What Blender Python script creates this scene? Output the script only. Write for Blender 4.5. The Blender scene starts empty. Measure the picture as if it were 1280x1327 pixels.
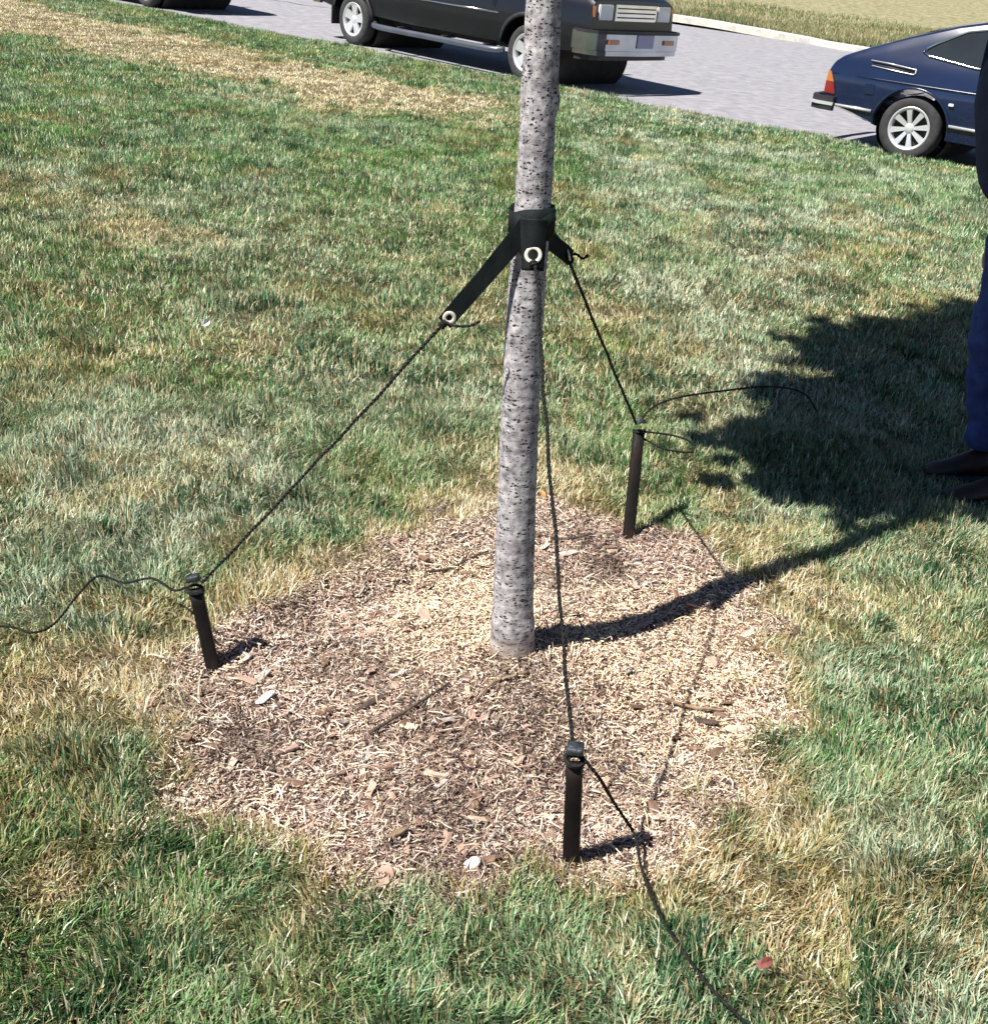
import bpy, bmesh, math, random
import numpy as np
from mathutils import Vector, Matrix
R = math.radians
random.seed(5); rng = np.random.default_rng(11)
scene = bpy.context.scene
COL = scene.collection

# ---------------------------------------------------------------- camera, sky, sun, exposure
CAM_H, PITCH, ROLL = 1.57, R(25.6), R(2.5)
cam_data = bpy.data.cameras.new('camera'); cam = bpy.data.objects.new('camera', cam_data); COL.objects.link(cam)
cam_data.sensor_fit = 'HORIZONTAL'; cam_data.sensor_width = 36; cam_data.lens = 1500 / 1280 * 36
cam_data.clip_start = .05; cam_data.clip_end = 2000
fw = Vector((0, math.cos(PITCH), -math.sin(PITCH))); up0 = Vector((0, math.sin(PITCH), math.cos(PITCH))); rt0 = Vector((1, 0, 0))
rt = rt0 * math.cos(ROLL) + up0 * math.sin(ROLL); upv = up0 * math.cos(ROLL) - rt0 * math.sin(ROLL)
cam.matrix_world = Matrix(((rt.x, upv.x, -fw.x, 0), (rt.y, upv.y, -fw.y, 0), (rt.z, upv.z, -fw.z, CAM_H), (0, 0, 0, 1)))
scene.camera = cam
SUN_AZ, SUN_EL = R(36), R(56)          # azimuth that shadows point to (from +X towards +Y), elevation
SDIR = Vector((math.cos(SUN_AZ) * math.cos(SUN_EL), math.sin(SUN_AZ) * math.cos(SUN_EL), -math.sin(SUN_EL)))
world = bpy.data.worlds.new('World'); scene.world = world; world.use_nodes = True
wn = world.node_tree.nodes; sky = wn.new('ShaderNodeTexSky'); sky.sky_type = 'NISHITA'; sky.sun_disc = False; sky.altitude = 2200; sky.air_density = .75; sky.dust_density = .3
sky.sun_elevation = SUN_EL; sky.sun_rotation = math.atan2(-SDIR.x, -SDIR.y) % (2 * math.pi)
world.node_tree.links.new(sky.outputs[0], wn['Background'].inputs[0]); wn['Background'].inputs[1].default_value = .05
sl = bpy.data.lights.new('sun', 'SUN'); sl.energy = 5.0; sl.angle = R(.5); sl.color = (1, .95, .87)
so = bpy.data.objects.new('sun', sl); COL.objects.link(so); so.rotation_euler = SDIR.to_track_quat('-Z', 'Y').to_euler()
scene.view_settings.view_transform = 'Standard'; scene.view_settings.look = 'None'
scene.view_settings.exposure = 1.0; scene.view_settings.gamma = 1

# ---------------------------------------------------------------- helpers
SX, SY = -.053, .0184                   # the hillside falls to the right
def plane(x, y): return SX * x + SY * (y - 1.9)
def fade(t): return t * t * (3 - 2 * t)
def vnoise(x, y, s, seed):
    """smooth value noise 0..1 on numpy arrays, cell size s"""
    g = np.random.default_rng(seed).random((256, 256)); x = np.asarray(x) / s + 1000; y = np.asarray(y) / s + 1000
    xi = np.floor(x).astype(int); yi = np.floor(y).astype(int); fx = fade(x - xi); fy = fade(y - yi)
    a = g[xi % 256, yi % 256]; b = g[(xi + 1) % 256, yi % 256]; c = g[xi % 256, (yi + 1) % 256]; d = g[(xi + 1) % 256, (yi + 1) % 256]
    return (a * (1 - fx) + b * fx) * (1 - fy) + (c * (1 - fx) + d * fx) * fy
def fnoise(x, y, s, seed, oc=3):
    t = 0; w = 0
    for k in range(oc): t = t + vnoise(x, y, s / 2 ** k, seed + k) * .55 ** k; w += .55 ** k
    return t / w
def sstep(a, b, x): return fade(np.clip((np.asarray(x) - a) / (b - a), 0, 1))

TREE = (.058, 2.44)
RING = np.array([(-.72, 2.191), (-.622, 2.383), (-.478, 2.646), (-.345, 2.904), (-.18, 3.055), (0, 3.202), (.193, 3.284), (.379, 3.164),
  (.549, 3.197), (.728, 2.99), (.749, 2.737), (.698, 2.373), (.661, 2.186), (.564, 2.038), (.444, 1.9), (.355, 1.821), (.119, 1.708),
  (-.027, 1.651), (-.283, 1.622), (-.324, 1.697), (-.568, 1.796), (-.65, 1.903)])
RING[:, 0] = np.where(RING[:, 0] > .3, .3 + (RING[:, 0] - .3) * .90, RING[:, 0])
RC = np.array((.02, 2.42))
_ra = np.arctan2(RING[:, 1] - RC[1], RING[:, 0] - RC[0]); _rr = np.hypot(RING[:, 0] - RC[0], RING[:, 1] - RC[1]); _o = np.argsort(_ra)
_ra, _rr = _ra[_o], _rr[_o]
def ring_d(x, y):
    """signed distance-like value: negative inside the mulch ring"""
    x = np.asarray(x, float); y = np.asarray(y, float)
    a = np.arctan2(y - RC[1], x - RC[0]); r = np.hypot(x - RC[0], y - RC[1])
    return r - np.interp(a, _ra, _rr, period=2 * math.pi) + (vnoise(x, y, .09, 71) - .5) * .15 + (vnoise(x, y, .25, 72) - .5) * .12
# near edge of the street: line through E0 along direction (cos -38.6, sin -38.6)
ED = np.array((math.cos(R(-38.6)), math.sin(R(-38.6)))); EN = np.array((-ED[1], ED[0])); E0 = np.array((1.225, 14.27))
def road_d(x, y): return (np.asarray(x) - E0[0]) * EN[0] + (np.asarray(y) - E0[1]) * EN[1]    # >0: street side
def lawn_z(x, y):
    x = np.asarray(x, float); y = np.asarray(y, float)
    z = plane(x, y) + (fnoise(x, y, .8, 3) - .5) * .045 + (vnoise(x, y, .22, 9) - .5) * .014
    inside = sstep(.08, -.10, ring_d(x, y))
    dt = np.hypot(x - TREE[0], y - TREE[1])
    zm = plane(x, y) + .028 * np.exp(-(dt / .25) ** 2) - .006 + (fnoise(x, y, .16, 21) - .5) * .026 - .034 * np.exp(-((dt - .44) / .20) ** 2) * sstep(0, -.12, ring_d(x, y))
    return z * (1 - inside) + zm * inside
def lz(x, y): return float(lawn_z(x, y))

def link(o, parent=None):
    COL.objects.link(o)
    if parent: o.parent = parent
    return o
def mesh_np(name, verts, faces_flat, face_sizes, mat, parent=None, smooth=False, cols=None, uvs=None):
    me = bpy.data.meshes.new(name); verts = np.ascontiguousarray(verts, np.float32).reshape(-1, 3)
    me.vertices.add(len(verts)); me.vertices.foreach_set('co', verts.ravel())
    me.loops.add(len(faces_flat)); me.loops.foreach_set('vertex_index', np.asarray(faces_flat, np.int32))
    me.polygons.add(len(face_sizes)); st = np.concatenate(([0], np.cumsum(face_sizes)[:-1])).astype(np.int32)
    me.polygons.foreach_set('loop_start', st); me.polygons.foreach_set('loop_total', np.asarray(face_sizes, np.int32))
    if smooth: me.polygons.foreach_set('use_smooth', np.ones(len(face_sizes), bool))
    me.update(calc_edges=True)
    if cols is not None:
        at = me.color_attributes.new('col', 'FLOAT_COLOR', 'POINT'); c = np.ones((len(verts), 4), np.float32); c[:, :3] = cols
        at.data.foreach_set('color', c.ravel())
    if uvs is not None:
        ul = me.uv_layers.new(name='UVMap'); ul.data.foreach_set('uv', np.asarray(uvs, np.float32).ravel())
    me.materials.append(mat); return link(bpy.data.objects.new(name, me), parent)
def mesh_py(name, verts, faces, mat, parent=None, smooth=False):
    me = bpy.data.meshes.new(name); me.from_pydata([tuple(v) for v in verts], [], faces); me.validate(); me.update()
    if smooth: me.polygons.foreach_set('use_smooth', [True] * len(me.polygons))
    me.materials.append(mat); return link(bpy.data.objects.new(name, me), parent)
def from_bm(name, bm, mat, parent=None, smooth=False, auto=None):
    me = bpy.data.meshes.new(name)
    if auto is not None:
        for e in bm.edges: e.smooth = len(e.link_faces) == 2 and e.calc_face_angle(0) < R(auto)
        smooth = True
    for f in bm.faces: f.smooth = smooth
    bm.to_mesh(me); bm.free(); me.materials.append(mat); return link(bpy.data.objects.new(name, me), parent)
def empty(name, loc, rotz=0, tilt=None):
    o = bpy.data.objects.new(name, None); o.empty_display_size = .1; link(o); o.location = loc; o.rotation_euler = (0, 0, rotz); return o
def tag(o, label=None, cat=None, group=None, kind=None):
    for k, v in (('label', label), ('category', cat), ('group', group), ('kind', kind)):
        if v: o[k] = v
    return o
def box_bm(bm, c, s, rot=None, bev=0):
    r = bmesh.ops.create_cube(bm, size=1, matrix=Matrix.Translation(c) @ (rot.to_4x4() if rot else Matrix()) @ Matrix.Diagonal((s[0], s[1], s[2], 1)))
    if bev:
        es = {e for v in r['verts'] for e in v.link_edges}; bmesh.ops.bevel(bm, geom=list(es), offset=bev, segments=2, affect='EDGES')
    return bm
def tube(path, rad, n=8, cap=True):
    """verts, faces of a tube; rad scalar or list"""
    P = [Vector(p) for p in path]; m = len(P); rad = rad if hasattr(rad, '__len__') else [rad] * m
    V, Fc = [], []; nrm = None
    for i in range(m):
        t = (P[min(i + 1, m - 1)] - P[max(i - 1, 0)]).normalized()
        if nrm is None: nrm = t.orthogonal().normalized()
        else: nrm = (nrm - t * nrm.dot(t)).normalized()
        b = t.cross(nrm)
        for k in range(n):
            a = 2 * math.pi * k / n; V.append(P[i] + (nrm * math.cos(a) + b * math.sin(a)) * rad[i])
    for i in range(m - 1):
        for k in range(n):
            k2 = (k + 1) % n; Fc.append((i * n + k, i * n + k2, (i + 1) * n + k2, (i + 1) * n + k))
    if cap: Fc.append(tuple(reversed(range(n)))); Fc.append(tuple(range((m - 1) * n, m * n)))
    return V, Fc
def merge(parts):
    V, Fc = [], []
    for v, f in parts:
        o = len(V); V += list(v); Fc += [tuple(i + o for i in q) for q in f]
    return V, Fc
def spline(pts, k=8):
    P = [Vector(p) for p in pts]; P = [P[0] * 2 - P[1]] + P + [P[-1] * 2 - P[-2]]; out = []
    for i in range(1, len(P) - 2):
        a, b, c, d = P[i - 1:i + 3]
        for j in range(k):
            t = j / k; out.append(.5 * (2 * b + (c - a) * t + (2 * a - 5 * b + 4 * c - d) * t * t + (3 * b - a - 3 * c + d) * t ** 3))
    out.append(P[-2]); return out
def torus(c, axis, R0, r0, n=24, m=8, flat=1.0):
    q = Vector((0, 0, 1)).rotation_difference(Vector(axis)); V, Fc = [], []
    for i in range(n):
        a = 2 * math.pi * i / n
        for j in range(m):
            b = 2 * math.pi * j / m
            V.append(Vector(c) + q @ Vector(((R0 + r0 * math.cos(b)) * math.cos(a), (R0 + r0 * math.cos(b)) * math.sin(a), r0 * flat * math.sin(b))))
    for i in range(n):
        for j in range(m): Fc.append((i * m + j, ((i + 1) % n) * m + j, ((i + 1) % n) * m + (j + 1) % m, i * m + (j + 1) % m))
    return V, Fc
def lathe(profile, n=32, axis='y'):
    """profile [(r, h)] revolved about the local y axis"""
    V, Fc = [], []
    for r, h in profile:
        for k in range(n):
            a = 2 * math.pi * k / n; V.append((r * math.cos(a), h, r * math.sin(a)))
    for i in range(len(profile) - 1):
        for k in range(n): Fc.append((i * n + k, (i + 1) * n + k, (i + 1) * n + (k + 1) % n, i * n + (k + 1) % n))
    return V, Fc

# ---------------------------------------------------------------- materials
def new_mat(name):
    m = bpy.data.materials.new(name); m.use_nodes = True; return m, m.node_tree.nodes, m.node_tree.links, m.node_tree.nodes['Principled BSDF']
def ramp(n, stops):
    r = n.new('ShaderNodeValToRGB'); e = r.color_ramp.elements
    while len(e) < len(stops): e.new(.5)
    for i, (p, c) in enumerate(stops): e[i].position = p; e[i].color = (*c, 1)
    return r
def noise_mat(name, stops, scale, rough=.8, metal=0, bump=0, bump_scale=None, coat=0, detail=6, stretch=None, spec=.5, bdist=.01):
    m, n, l, b = new_mat(name); tc = n.new('ShaderNodeTexCoord'); nz = n.new('ShaderNodeTexNoise'); nz.inputs['Scale'].default_value = scale; nz.inputs['Detail'].default_value = detail
    src = tc.outputs['Object']
    if stretch:
        mp = n.new('ShaderNodeMapping'); mp.inputs['Scale'].default_value = stretch; l.new(src, mp.inputs[0]); src = mp.outputs[0]
    l.new(src, nz.inputs['Vector']); r = ramp(n, stops); l.new(nz.outputs['Fac'], r.inputs[0]); l.new(r.outputs[0], b.inputs['Base Color'])
    b.inputs['Roughness'].default_value = rough; b.inputs['Metallic'].default_value = metal; b.inputs['Coat Weight'].default_value = coat; b.inputs['Specular IOR Level'].default_value = spec
    if bump:
        n2 = n.new('ShaderNodeTexNoise'); n2.inputs['Scale'].default_value = bump_scale or scale * 3; n2.inputs['Detail'].default_value = 8; l.new(src, n2.inputs['Vector'])
        bp = n.new('ShaderNodeBump'); bp.inputs['Strength'].default_value = bump; bp.inputs['Distance'].default_value = bdist; l.new(n2.outputs['Fac'], bp.inputs['Height']); l.new(bp.outputs[0], b.inputs['Normal'])
    return m
def blade_mat(name, trans, rough=.45, spec=.4):
    m, n, l, b = new_mat(name); a = n.new('ShaderNodeAttribute'); a.attribute_name = 'col'
    l.new(a.outputs['Color'], b.inputs['Base Color']); b.inputs['Roughness'].default_value = rough; b.inputs['Specular IOR Level'].default_value = spec
    if trans:
        t = n.new('ShaderNodeBsdfTranslucent'); l.new(a.outputs['Color'], t.inputs[0]); mx = n.new('ShaderNodeMixShader'); mx.inputs[0].default_value = trans
        l.new(b.outputs[0], mx.inputs[1]); l.new(t.outputs[0], mx.inputs[2]); l.new(mx.outputs[0], n['Material Output'].inputs[0])
    return m
M = {}
M['soil'] = noise_mat('thatch_soil', [(.3, (.035, .03, .014)), (.5, (.10, .085, .04)), (.7, (.22, .17, .09))], 14, .95, bump=1, bump_scale=120, bdist=.02)
M['ground'] = noise_mat('dry_ground', [(.35, (.10, .12, .04)), (.55, (.26, .22, .11)), (.7, (.36, .29, .17))], .35, .95, bump=.6, bump_scale=14)
M['road'] = noise_mat('worn_asphalt', [(.35, (.20, .20, .225)), (.5, (.245, .24, .265)), (.68, (.29, .285, .305))], 7, .9, detail=12, bump=.5, bump_scale=160, bdist=.004, stretch=(1, 1, 1))
M['concrete'] = noise_mat('kerb_concrete', [(.35, (.40, .39, .37)), (.65, (.56, .55, .52))], 6, .85, bump=.3, bump_scale=90)
M['tar'] = noise_mat('tar_seam', [(.3, (.02, .02, .022)), (.7, (.05, .05, .05))], 9, .7)
M['bed'] = noise_mat('mulch_dust', [(.3, (.05, .032, .025)), (.48, (.16, .10, .08)), (.62, (.40, .29, .22)), (.75, (.62, .50, .38))], 55, .95, bump=1, bump_scale=220, bdist=.012)
M['blade'] = blade_mat('grass_blade', .22); M['shred'] = blade_mat('mulch_shred', 0, .85, .2); M['leafmat'] = blade_mat('tree_leaf', .25, .4)
M['rope'] = noise_mat('black_cord', [(.35, (.006, .007, .007)), (.65, (.022, .022, .021))], 120, .75, bump=.6, bump_scale=500, bdist=.002, spec=.15)
M['web'] = noise_mat('green_black_webbing', [(.35, (.004, .006, .007)), (.65, (.009, .013, .013))], 40, .7, bump=.5, bump_scale=350, bdist=.0015, stretch=(1, 1, .4), spec=.15)
M['brass'] = noise_mat('pale_grommet', [(.3, (.62, .56, .44)), (.7, (.80, .75, .64))], 60, .35, metal=.35)
M['stake'] = noise_mat('stake_iron', [(.3, (.006, .005, .005)), (.55, (.013, .010, .009)), (.75, (.04, .024, .017))], 26, .6, bump=.5, bump_scale=140, bdist=.003, stretch=(1, 1, .35), spec=.15)
M['stake_top'] = noise_mat('stake_worn_top', [(.35, (.010, .014, .018)), (.65, (.045, .055, .065))], 50, .5, metal=.3, bump=.4)
M['twig'] = noise_mat('dry_twig', [(.3, (.10, .065, .04)), (.7, (.34, .24, .16))], 60, .9, bump=.5, stretch=(.3, 1, 1))
M['darkbark'] = noise_mat('dark_bark_chip', [(.3, (.03, .022, .017)), (.7, (.11, .075, .055))], 50, .9, bump=.6)
M['palestone'] = noise_mat('white_stone', [(.3, (.62, .58, .55)), (.7, (.85, .82, .78))], 30, .7, bump=.4)
M['redleaf'] = noise_mat('rusty_leaf', [(.3, (.09, .022, .018)), (.7, (.18, .05, .04))], 40, .6)
M['orangeleaf'] = noise_mat('orange_leaf', [(.3, (.55, .18, .07)), (.7, (.70, .30, .14))], 40, .6)
M['chip'] = blade_mat('wood_chip', 0, .85, .2)
def chip_variant(name, a, b): return noise_mat(name, [(.3, a), (.7, b)], 70, .9, bump=.5, stretch=(.3, 1, 1), bdist=.003)
CHIPM = [chip_variant('chip_pale', (.46, .35, .26), (.66, .53, .41)), chip_variant('chip_pink', (.28, .18, .14), (.46, .32, .25)), chip_variant('chip_grey', (.30, .26, .23), (.50, .45, .40)), chip_variant('chip_brown', (.10, .06, .04), (.26, .16, .11))]
# bark: pale lavender grey with dark diamond lenticels (UV: u around in metres, v up in metres)
def bark():
    m, n, l, b = new_mat('aspen_bark'); uv = n.new('ShaderNodeUVMap'); uv.uv_map = 'UVMap'
    mp = n.new('ShaderNodeMapping'); mp.inputs['Scale'].default_value = (84, 160, 1); l.new(uv.outputs[0], mp.inputs[0])
    wz = n.new('ShaderNodeTexNoise'); wz.inputs['Scale'].default_value = 45; l.new(uv.outputs[0], wz.inputs['Vector'])
    ad = n.new('ShaderNodeVectorMath'); ad.operation = 'MULTIPLY_ADD'; ad.inputs[1].default_value = (2.2, 1.6, 0); l.new(wz.outputs['Color'], ad.inputs[0]); l.new(mp.outputs[0], ad.inputs[2])
    vo = n.new('ShaderNodeTexVoronoi'); vo.voronoi_dimensions = '2D'; vo.distance = 'MANHATTAN'; vo.inputs['Scale'].default_value = 1; vo.inputs['Randomness'].default_value = .95; l.new(ad.outputs[0], vo.inputs['Vector'])
    sep = n.new('ShaderNodeSeparateColor'); l.new(vo.outputs['Color'], sep.inputs[0])
    # per-cell spot size; some cells have none
    sz = n.new('ShaderNodeMapRange'); sz.inputs['From Min'].default_value = .08; sz.inputs['To Min'].default_value = .0; sz.inputs['To Max'].default_value = .58; l.new(sep.outputs[0], sz.inputs['Value'])
    sub = n.new('ShaderNodeMath'); sub.operation = 'SUBTRACT'; sm = n.new('ShaderNodeMath'); sm.operation = 'MULTIPLY'; zb = n.new('ShaderNodeTexNoise'); zb.inputs['Scale'].default_value = 1; zb.inputs['Detail'].default_value = 3; zm_ = n.new('ShaderNodeMapping'); zm_.inputs['Scale'].default_value = (16, 34, 1); zm_.inputs['Location'].default_value = (3, 7, 0); l.new(uv.outputs[0], zm_.inputs[0]); l.new(zm_.outputs[0], zb.inputs['Vector']); zr = n.new('ShaderNodeMapRange'); zr.inputs['From Min'].default_value = .33; zr.inputs['From Max'].default_value = .62; zr.inputs['To Min'].default_value = .45; zr.inputs['To Max'].default_value = 1.25; l.new(zb.outputs['Fac'], zr.inputs['Value']); l.new(sz.outputs[0], sm.inputs[0]); l.new(zr.outputs[0], sm.inputs[1]); l.new(sm.outputs[0], sub.inputs[0]); l.new(vo.outputs['Distance'], sub.inputs[1])
    ms = n.new('ShaderNodeMapRange'); ms.inputs['From Min'].default_value = 0; ms.inputs['From Max'].default_value = .22; l.new(sub.outputs[0], ms.inputs['Value'])
    nz = n.new('ShaderNodeTexNoise'); nz.inputs['Scale'].default_value = 60; nz.inputs['Detail'].default_value = 8; l.new(uv.outputs[0], nz.inputs['Vector'])
    r = ramp(n, [(.30, (.15, .145, .15)), (.44, (.29, .28, .295)), (.58, (.42, .405, .415)), (.78, (.56, .54, .545))]); l.new(nz.outputs['Fac'], r.inputs[0])
    bz = n.new('ShaderNodeTexNoise'); bz.inputs['Scale'].default_value = 1; bz.inputs['Detail'].default_value = 4; bm_ = n.new('ShaderNodeMapping'); bm_.inputs['Scale'].default_value = (7, 26, 1); l.new(uv.outputs[0], bm_.inputs[0]); l.new(bm_.outputs[0], bz.inputs['Vector'])
    br_ = ramp(n, [(.32, (.58, .56, .58)), (.55, (1, 1, 1)), (.72, (1.0, .97, .95))]); l.new(bz.outputs['Fac'], br_.inputs[0]); mu = n.new('ShaderNodeMix'); mu.data_type = 'RGBA'; mu.blend_type = 'MULTIPLY'; mu.inputs[0].default_value = 1; l.new(r.outputs[0], mu.inputs[6]); l.new(br_.outputs[0], mu.inputs[7]); r = mu
    mx = n.new('ShaderNodeMix'); mx.data_type = 'RGBA'; l.new(ms.outputs[0], mx.inputs[0]); l.new(r.outputs[2], mx.inputs[6]); mx.inputs[7].default_value = (.035, .03, .036, 1)
    sx = n.new('ShaderNodeSeparateXYZ'); l.new(uv.outputs[0], sx.inputs[0]); av = n.new('ShaderNodeMath'); av.operation = 'MULTIPLY_ADD'; av.inputs[1].default_value = .10; l.new(nz.outputs['Fac'], av.inputs[0]); l.new(sx.outputs['Y'], av.inputs[2]); sr = n.new('ShaderNodeMapRange'); sr.inputs['From Min'].default_value = .115; sr.inputs['From Max'].default_value = .055; sr.inputs['To Max'].default_value = .75; l.new(av.outputs[0], sr.inputs['Value']); ss = n.new('ShaderNodeMix'); ss.data_type = 'RGBA'; l.new(sr.outputs[0], ss.inputs[0]); l.new(mx.outputs[2], ss.inputs[6]); ss.inputs[7].default_value = (.26, .19, .14, 1); l.new(ss.outputs[2], b.inputs['Base Color']); b.inputs['Roughness'].default_value = .85; b.inputs['Specular IOR Level'].default_value = .25
    iv = n.new('ShaderNodeMath'); iv.operation = 'MULTIPLY_ADD'; iv.inputs[1].default_value = -1.2; l.new(ms.outputs[0], iv.inputs[0]); l.new(nz.outputs['Fac'], iv.inputs[2])
    bp = n.new('ShaderNodeBump'); bp.inputs['Strength'].default_value = .8; bp.inputs['Distance'].default_value = .003; l.new(iv.outputs[0], bp.inputs['Height']); l.new(bp.outputs[0], b.inputs['Normal'])
    return m
M['bark'] = bark()
def paint(name, c, rough=.22, metal=.0, coat=1):
    m = noise_mat(name, [(.3, tuple(x * .85 for x in c)), (.7, tuple(min(1, x * 1.15) for x in c))], 3, rough, metal, coat=coat); return m
M['navy'] = paint('navy_paint', (.006, .013, .045)); M['black_paint'] = paint('black_paint', (.006, .007, .011), .3, 0, .4); M['charcoal'] = paint('charcoal_paint', (.012, .013, .016))
M['chrome'] = paint('chrome', (.75, .77, .80), .12, 1, 0); M['alloy'] = paint('alloy', (.72, .73, .75), .35, .6, 0); M['bumper'] = paint('bumper_chrome', (.42, .46, .52), .16, 1, 0); M['step'] = paint('step_metal', (.16, .18, .22), .35, .7, 0)
M['rubber'] = noise_mat('tyre_rubber', [(.3, (.018, .018, .02)), (.7, (.04, .04, .043))], 20, .85, bump=.3, bump_scale=80)
M['blackplastic'] = noise_mat('black_plastic', [(.3, (.012, .012, .014)), (.7, (.025, .025, .028))], 15, .55)
M['glass'] = paint('dark_glass', (.02, .025, .03), .06, 0, 0)
M['amber'] = paint('amber_lens', (.42, .15, .04), .25); M['red'] = paint('red_lens', (.20, .012, .012), .25); M['white_lens'] = paint('headlamp_glass', (.6, .62, .65), .1)
M['plate'] = paint('plate_blue', (.20, .20, .36), .5); M['underbody'] = noise_mat('underbody', [(.3, (.012, .010, .009)), (.7, (.03, .025, .022))], 8, .9)
M['jeans'] = noise_mat('blue_denim', [(.35, (.022, .038, .15)), (.65, (.045, .075, .25))], 22, .9, bump=.5, bump_scale=260, bdist=.002)
M['shirt'] = noise_mat('navy_shirt', [(.35, (.010, .016, .05)), (.65, (.016, .026, .075))], 14, .9, bump=.4, bump_scale=120, bdist=.003)
M['skin'] = noise_mat('skin', [(.3, (.42, .25, .18)), (.7, (.52, .33, .25))], 20, .5)
M['hair'] = noise_mat('brown_hair', [(.3, (.03, .018, .01)), (.7, (.08, .05, .03))], 60, .6, bump=.6, stretch=(1, 1, .2))
M['boot'] = noise_mat('brown_leather', [(.3, (.014, .006, .005)), (.7, (.03, .014, .010))], 18, .55, bump=.4)
M['sole'] = noise_mat('grey_sole', [(.3, (.04, .04, .05)), (.7, (.08, .08, .10))], 25, .8); M['eye'] = paint('eye', (.03, .02, .015), .2)

# ---------------------------------------------------------------- setting: ground, street, kerbs, lawn
def grid(name, xs, ys, zf, mat, keep=None, smooth=True):
    X, Y = np.meshgrid(xs, ys, indexing='ij'); Z = zf(X, Y); V = np.stack([X, Y, Z], -1).reshape(-1, 3); nx, ny = X.shape
    i, j = np.meshgrid(np.arange(nx - 1), np.arange(ny - 1), indexing='ij'); a = (i * ny + j).ravel()
    Q = np.stack([a, a + ny, a + ny + 1, a + 1], 1)
    if keep is not None:
        k = keep(X, Y).ravel(); Q = Q[k[Q].all(1)]
    return mesh_np(name, V, Q.ravel(), np.full(len(Q), 4), mat, smooth=smooth)
def gz(off): return lambda X, Y: SX * X + SY * (Y - 1.9) + off
g = grid('ground', np.linspace(-400, 400, 9), np.linspace(-300, 500, 9), gz(-.16), M['ground']); tag(g, kind='structure')
# the lawn, from behind the camera to the street, with its own frame along the street edge
def strip(name, u0, u1, d0, d1, nu, nd, zf, mat):
    """sheet between distances d0..d1 from the street edge, u along it"""
    us = np.linspace(u0, u1, nu); ds = np.linspace(d0, d1, nd); U, D = np.meshgrid(us, ds, indexing='ij')
    X = E0[0] + U * ED[0] + D * EN[0]; Y = E0[1] + U * ED[1] + D * EN[1]; V = np.stack([X, Y, zf(X, Y)], -1).reshape(-1, 3)
    i, j = np.meshgrid(np.arange(nu - 1), np.arange(nd - 1), indexing='ij'); a = (i * nd + j).ravel(); Q = np.stack([a, a + nd, a + nd + 1, a + 1], 1)
    return mesh_np(name, V, Q.ravel(), np.full(len(Q), 4), mat, smooth=True)
lawn = strip('lawn', -26, 26, -20, -.14, 620, 240, lambda X, Y: lawn_z(X, Y) - .012 + np.where(np.abs(road_d(X, Y)) < .2, -.05, 0), M['soil']); tag(lawn, kind='structure')
street = strip('street', -90, 90, .0, 14.5, 60, 20, lambda X, Y: plane(X, Y) - .055, M['road']); tag(street, kind='structure')
gut = strip('gutter', -60, 60, -.135, .0, 80, 3, lambda X, Y: plane(X, Y) - .045, M['concrete']); tag(gut, kind='structure')
# dark tar seam across the far lane
sv = []
for k in range(40):
    u = -11.6 + k * .14; d = 4.6 + .1 * math.sin(k * .7) + k * .03; w = .022 + .008 * math.sin(k * 2.3)
    for s in (-w, w):
        x = E0[0] + u * ED[0] + (d + s) * EN[0]; y = E0[1] + u * ED[1] + (d + s) * EN[1]; sv.append((x, y, plane(x, y) - .051))
tag(mesh_py('tar_seam', sv, [(2 * k, 2 * k + 2, 2 * k + 3, 2 * k + 1) for k in range(39)], M['tar'], street))
# far kerb: follows the street, then bends towards us on the right, with a verge behind it
KP = [(-60, 82), (-30, 59.5), (-6, 40.6), (1.5, 34.6), (4.55, 32.2), (5.6, 30.6), (6.57, 28.9), (7.0, 27.7), (8.6, 26.2), (14, 21.8), (30, 9), (60, -15)]
KS = [(p.x, p.y) for p in spline([(x, y, 0) for x, y in KP], 6)]
KN = []
for i in range(len(KS)):
    a = KS[max(i - 1, 0)]; b = KS[min(i + 1, len(KS) - 1)]; t = Vector((b[0] - a[0], b[1] - a[1])).normalized(); KN.append((-t.y, t.x))
prof = [(0, -.10), (0, .045), (.02, .07), (.16, .075), (.17, -.10)]
kv = []; kf = []
for (x, y), n in zip(KS, KN):
    for o, h in prof: kv.append((x + n[0] * o, y + n[1] * o, plane(x + n[0] * o, y + n[1] * o) + h))
for i in range(len(KS) - 1):
    for j in range(4): kf.append((i * 5 + j, (i + 1) * 5 + j, (i + 1) * 5 + j + 1, i * 5 + j + 1))
tag(mesh_py('kerb', kv, kf, M['concrete']), kind='structure')
vv = []; vf = []
for (x, y), n in zip(KS, KN):
    for o, h in ((.165, .05), (1.5, .10), (5, .2), (16, .5), (50, 1.2)): vv.append((x + n[0] * o, y + n[1] * o, plane(x + n[0] * o, y + n[1] * o) + h))
for i in range(len(KS) - 1):
    for j in range(4): vf.append((i * 5 + j, (i + 1) * 5 + j, (i + 1) * 5 + j + 1, i * 5 + j + 1))
M['verge'] = noise_mat('verge_grass', [(.30, (.11, .13, .06)), (.5, (.25, .23, .12)), (.66, (.40, .35, .22))], 6, .95, bump=1, bump_scale=30, bdist=.05)
tag(mesh_py('verge', vv, vf, M['verge'], smooth=True), kind='structure')

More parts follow.
